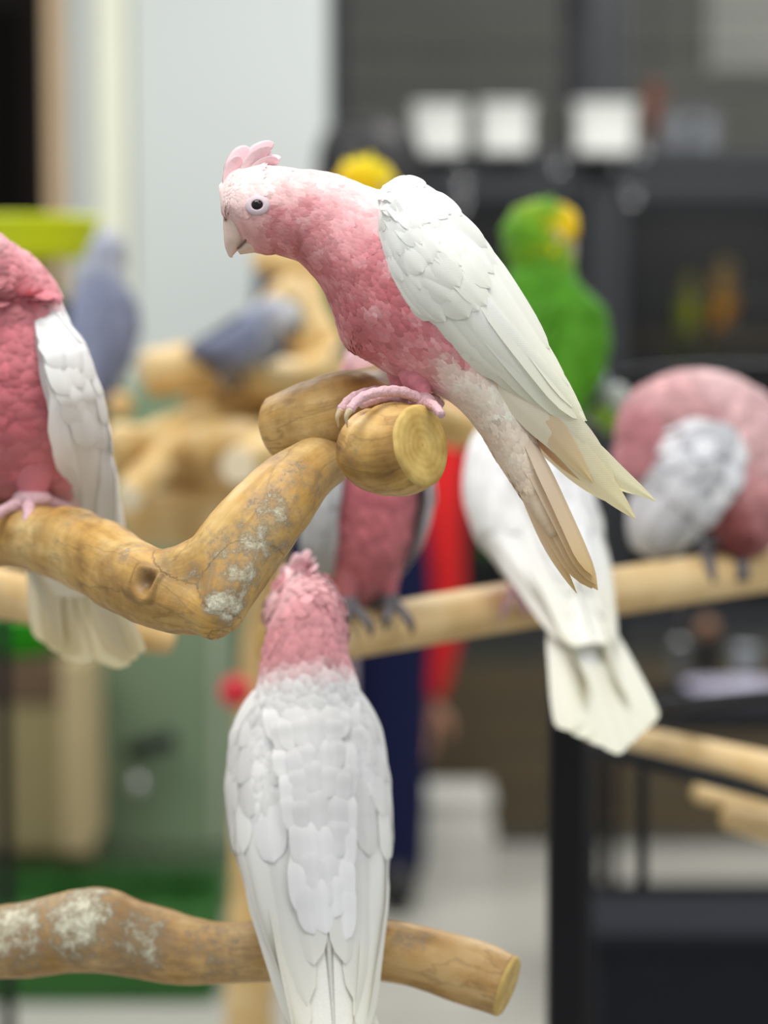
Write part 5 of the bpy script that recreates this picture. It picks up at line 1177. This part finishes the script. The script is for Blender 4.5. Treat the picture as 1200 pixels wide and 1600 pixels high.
# perch under the left grey parrot and the dark green one
pz = AT(100, 612, 2.9)
e = empty('cross_perch', (pz[0], pz[1], 0), 'wooden cross perch on a pole under the left grey parrot', 'perch')
branch('rod', [(-120, 612, 3.55, 20), (60, 620, 3.28, 20), (165, 630, 2.86, 22), (190, 634, 2.78, 20)], M['wood_bg'], e, seed=60, n=24)
branch('pole', [(-90, 612, 3.5, 16), (-90, 1200, 3.5, 16), (-90, 1690, 3.5, 18), (-90, 1705, 3.5, 40)], M['wood_bg'], e, seed=61, n=20)
# sage green cabinet
d = 4.45; yb = AT(300, 1000, d)[1]
def X_(px): return AT(px, 1000, d)[0]
def Z_(py): return AT(300, py, d)[2]
cab = empty('sage_cabinet', ((X_(140) + X_(392)) / 2, yb + 0.2, 0), 'sage green cabinet standing against the white wall on the left', 'cabinet')
box('carcass', (X_(140), yb, 0.0), (X_(392), yb + 0.42, Z_(605)), M['sage'], cab, 0.006)
for (a, b_) in ((145, 332), (350, 388)):
    dr = box('door', (X_(a), yb - 0.02, Z_(1325)), (X_(b_), yb, Z_(640)), M['sage'], cab, 0.004)
    if a == 145:
        V, Fc = round_tube(np.array([(X_(205), yb - 0.05, Z_(1172)), (X_(235), yb - 0.06, Z_(1160)), (X_(275), yb - 0.05, Z_(1150))]), 0.018, 12); mesh('handle', V, Fc, M['black'], dr)
        V, Fc = lathe([(0.001, -0.018), (0.012, -0.014), (0.016, 0), (0.012, 0.014), (0.001, 0.018)], (X_(218), yb - 0.045, Z_(1222)), 20); mesh('knob', V, Fc, M['chrome'], dr)
box('edge_strip', (X_(332), yb - 0.024, Z_(1320)), (X_(350), yb - 0.004, Z_(640)), M['sage_trim'], cab, 0.002)
# olive board cupboard with a pale corner post
d = 4.2; yb2 = AT(50, 1100, d)[1]
def X2(px): return AT(px, 1100, d)[0]
def Z2(py): return AT(50, py, d)[2]
cu = empty('board_cupboard', ((X2(-250) + X2(140)) / 2, yb2 + 0.15, Z2(1335)), 'olive board cupboard with a pale corner post at the left edge', 'cupboard')
box('front_board', (X2(-250), yb2, Z2(1335)), (X2(96), yb2 + 0.2, Z2(1100)), M['board'], cu, 0.004)
box('top_board', (X2(-250), yb2 - 0.004, Z2(1100)), (X2(96), yb2 + 0.2, Z2(1030)), M['board_dark'], cu, 0.004)
box('corner_post', (X2(96), yb2 - 0.02, Z2(1335)), (X2(140), yb2 + 0.2, Z2(1029)), M['post_tan'], cu, 0.004)
box('plinth', (X2(-240), yb2 + 0.04, 0), (X2(130), yb2 + 0.19, Z2(1335)), M['board_dark'], cu, 0.004)
# green basin on top of the cupboard
c = AT(36, 1022, 4.25)
o = empty('green_basin', (c[0] - 0.03, yb2 + 0.1, Z2(1030)), 'bright green plastic basin on the cupboard at the left edge', 'basin')
V, Fc = lathe([(0.001, 0.0), (0.085, 0.0), (0.105, 0.03), (0.118, 0.075), (0.126, 0.078), (0.124, 0.084), (0.110, 0.080), (0.098, 0.03), (0.08, 0.008), (0.001, 0.008)], (c[0] - 0.03, yb2 + 0.1, Z2(1030)), 40); mesh('bowl', V, Fc, M['bright_green'], o)
# dark green trough on the floor
d = 4.0; yt = AT(150, 1400, d)[1]
def X3(px): return AT(px, 1400, d)[0]
def Z3(py): return AT(150, py, d)[2]
e = empty('grass_trough', ((X3(-200) + X3(350)) / 2, yt - 0.1, 0), 'long dark green trough of artificial grass on the floor at the left', 'trough')
yt -= 0.10; d2 = d - 0.35
def Z4(py): return max(0.0, AT(150, py, d2)[2])
box('trough', (X3(-260), yt - 0.02, 0.0), (X3(345), yt + 0.22, 0.17), M['grass'], e, 0.012)
gv, gf = [], []
for i in range(2600):
    x = rng.uniform(X3(-250), X3(338)); y = rng.uniform(yt - 0.01, yt + 0.21); h = rng.uniform(0.02, 0.05); a = rng.uniform(0, 6.28); l_ = rng.normal(0, 0.012, 2)
    dx, dy = 0.003 * math.cos(a), 0.003 * math.sin(a); o_ = len(gv)
    gv += [(x - dx, y - dy, 0.165), (x + dx, y + dy, 0.165), (x + l_[0], y + l_[1], 0.168 + h)]; gf.append([o_, o_ + 1, o_ + 2])
g = mesh('grass_blades', gv, gf, M['grass'], e); g['kind'] = 'stuff'
# red ball toy hanging by the trunk
c = AT(368, 1080, 2.84)
e = empty('red_toy', c, 'red ball toy hanging left of the back-turned cockatoo\'s head', 'toy')
V, Fc = ball_vf(c, 0.021, 24, 16); mesh('ball', V, Fc, M['red_ball'], e)
tube('cord', np.array([c + [0, 0, 0.02], AT(368, 960, 2.845), AT(368, 836, 2.85)]), 0.002, M['black'], e)

# ------------------------------------------------------------------ things at the right
c = AT(944, 640, 2.5)
e = empty('ball_toy', c, 'string of grey, white and green toy balls beside the hunched cockatoo', 'toy')
for (px, py, r, mt) in ((930, 596, 22, 'grey_ball'), (962, 622, 23, 'pale_ball'), (944, 656, 24, 'green_ball')):
    V, Fc = ball_vf(AT(px, py, 2.5), r * 2.5 / F, 20, 14); mesh('ball', V, Fc, M[mt], e)
tube('cord', np.array([AT(930, 596, 2.5), AT(948, 612, 2.5), AT(962, 622, 2.5), AT(955, 640, 2.5), AT(944, 656, 2.5)]), 0.003, M['black'], e)
tube('cord', np.array([AT(935, 640, 2.5), AT(940, 612, 2.5), AT(955, 592, 2.5)]), 0.003, M['black'], e)
hp = AT(1010, 1000, 2.62); hp[2] = 0
e = empty('hoop_stand', hp, 'black metal hoop bar curving behind the hunched cockatoo', 'stand')
P = spline([AT(*p) for p in [(920, 1000, 2.62), (922, 720, 2.62), (930, 640, 2.62), (950, 600, 2.62), (990, 584, 2.62), (1080, 576, 2.62), (1200, 576, 2.62), (1330, 580, 2.62)]], 8)
tube('hoop', P, 10 * 2.62 / F, M['black'], e, n=14)
a = AT(920, 1000, 2.62); b_ = AT(1330, 580, 2.62)
tube('leg', np.array([a, (a[0], a[1], 0.0)]), 10 * 2.62 / F, M['black'], e, n=14)
tube('leg', np.array([b_, (b_[0], b_[1], 0.0)]), 10 * 2.62 / F, M['black'], e, n=14)
# black shelf cart with cups and a tray
d = 3.8; ys = AT(1080, 1120, d)[1]; zs = AT(1080, 1118, d)[2]
def X5(px): return AT(px, 1100, d)[0]
ct = empty('shelf_cart', (X5(1130), ys + 0.15, 0), 'black shelf cart behind the dowels on the right', 'cart')
box('shelf', (X5(950), ys, zs - 0.03), (X5(1330), ys + 0.32, zs), M['black'], ct, 0.006)
box('shelf', (X5(950), ys, zs - 0.40), (X5(1330), ys + 0.32, zs - 0.37), M['black'], ct, 0.006)
for x in (X5(958), X5(1322)):
    for y in (ys + 0.012, ys + 0.308): box('post', (x - 0.01, y - 0.01, 0), (x + 0.01, y + 0.01, zs + 0.22), M['black'], ct, 0.002)
box('back_rail', (X5(950), ys + 0.30, zs + 0.16), (X5(1330), ys + 0.32, zs + 0.2), M['black'], ct, 0.003)
def cupr(px, dy, r, h, name, label, mat, cat='cup', grp=None):
    x = X5(px); e = empty(name, (x, ys + dy, zs), label, cat, grp)
    V, Fc = lathe([(0.001, 0), (r * 0.8, 0), (r * 0.92, h * 0.5), (r, h), (r * 1.05, h), (r * 0.95, h * 0.96), (r * 0.8, 0.006), (0.001, 0.006)], (x, ys + dy, zs), 28); mesh('cup_body', V, Fc, M[mat], e)
    V, Fc = lathe([(r * 1.0, h * 0.96), (r * 1.08, h * 0.97), (r * 1.08, h * 1.01), (r * 1.0, h * 1.01)], (x, ys + dy, zs), 28); mesh('cup_rim', V, Fc, M[mat], e)
cupr(1090, 0.22, 0.019, 0.095, 'metal_cup', 'narrow silver cup on the shelf cart', 'silver')
cupr(1196, 0.22, 0.022, 0.085, 'metal_cup', 'pale metal cup on the cart at the right edge', 'cup_grey')
e = empty('brown_toy', (X5(1138), ys + 0.26, zs), 'brown ball toy on a block on the shelf cart', 'toy')
V, Fc = ball_vf((X5(1138), ys + 0.26, zs + 0.112), 0.022, 20, 14); mesh('ball', V, Fc, M['brown_ball'], e)
box('block', (X5(1138) - 0.015, ys + 0.245, zs), (X5(1138) + 0.015, ys + 0.275, zs + 0.092), M['black'], e, 0.003)
e = empty('lilac_tray', (X5(1150), ys + 0.08, zs), 'shallow lilac-grey tray at the front of the shelf cart', 'tray')
t = np.linspace(0, 2 * math.pi, 40, endpoint=False)
def rc(w_, dp, z): return np.stack([X5(1160) + np.sign(np.cos(t)) * np.abs(np.cos(t)) ** 0.6 * w_, ys + 0.085 + np.sign(np.sin(t)) * np.abs(np.sin(t)) ** 0.6 * dp, np.full(40, zs + z)], -1)
V, Fc = closed(np.stack([rc(0.005, 0.005, 0.0), rc(0.07, 0.05, 0.0), rc(0.085, 0.065, 0.035), rc(0.09, 0.07, 0.038), rc(0.086, 0.066, 0.040), rc(0.066, 0.046, 0.008), rc(0.005, 0.005, 0.008)])); mesh('tray_body', V, Fc, M['lilac'], e)
V, Fc = lathe([(0.001, 0.008), (0.03, 0.012), (0.034, 0.03), (0.02, 0.042), (0.001, 0.044)], (X5(1130), ys + 0.085, zs), 20); mesh('lump', V, Fc, M['lilac'], e)
# brown plank shelf unit under the cages
e = empty('plank_shelf', ((xs[0] + xs[2]) / 2, ya - 0.3, 0), 'dark brown plank shelf under the cages', 'shelf')
zt = zz(1000) - 0.02
for i in range(4):
    z0 = 0.03 + i * (zt - 0.03) / 4
    box('plank', (xs[0] + 0.04, ya - 0.32, z0), (xs[2] - 0.06, ya - 0.30, z0 + (zt - 0.03) / 4 - 0.006), M['shelf_brown'], e, 0.002)
for x in (xs[0] + 0.08, xs[1] - 0.15, xs[2] - 0.12): box('upright', (x - 0.02, ya - 0.298, 0), (x + 0.02, ya - 0.26, zt), M['shelf_brown'], e, 0.002)
# white boxes
d = 4.92; yb = AT(700, 1400, d)[1]
def X6(px): return AT(px, 1400, d)[0]
h1 = 0.085
o = empty('white_box', (X6(700), yb, 0), 'white carton on the floor by the navy trousers, lower of two', 'box', 'white cartons on the floor')
box('carton', (X6(634), yb - 0.10, 0), (X6(766), yb + 0.10, h1), M['box_white'], o, 0.004); box('lid', (X6(631), yb - 0.104, h1 - 0.022), (X6(769), yb + 0.104, h1 + 0.002), M['box_white'], o, 0.003)
o = empty('white_box', (X6(702), yb, h1 + 0.003), 'white carton on the floor by the navy trousers, upper of two', 'box', 'white cartons on the floor')
box('carton', (X6(640), yb - 0.09, h1 + 0.003), (X6(764), yb + 0.09, h1 + 0.075), M['box_white'], o, 0.004); box('lid', (X6(637), yb - 0.094, h1 + 0.055), (X6(767), yb + 0.094, h1 + 0.078), M['box_white'], o, 0.003)
# big black fabric crate at the lower right
d = 3.0; a = AT(930, 1462, d); b_ = AT(1420, 1450, d)
e = empty('fabric_crate', ((a[0] + b_[0]) / 2, a[1] + 0.25, 0), 'large black fabric crate at the lower right corner', 'crate')
box('crate_body', (a[0], a[1], 0.0), (b_[0], a[1] + 0.2, a[2]), M['black_box'], e, 0.03)
box('crate_lid', (a[0] - 0.006, a[1] - 0.006, a[2] - 0.03), (b_[0] + 0.006, a[1] + 0.206, a[2] + 0.006), M['black_box'], e, 0.012)
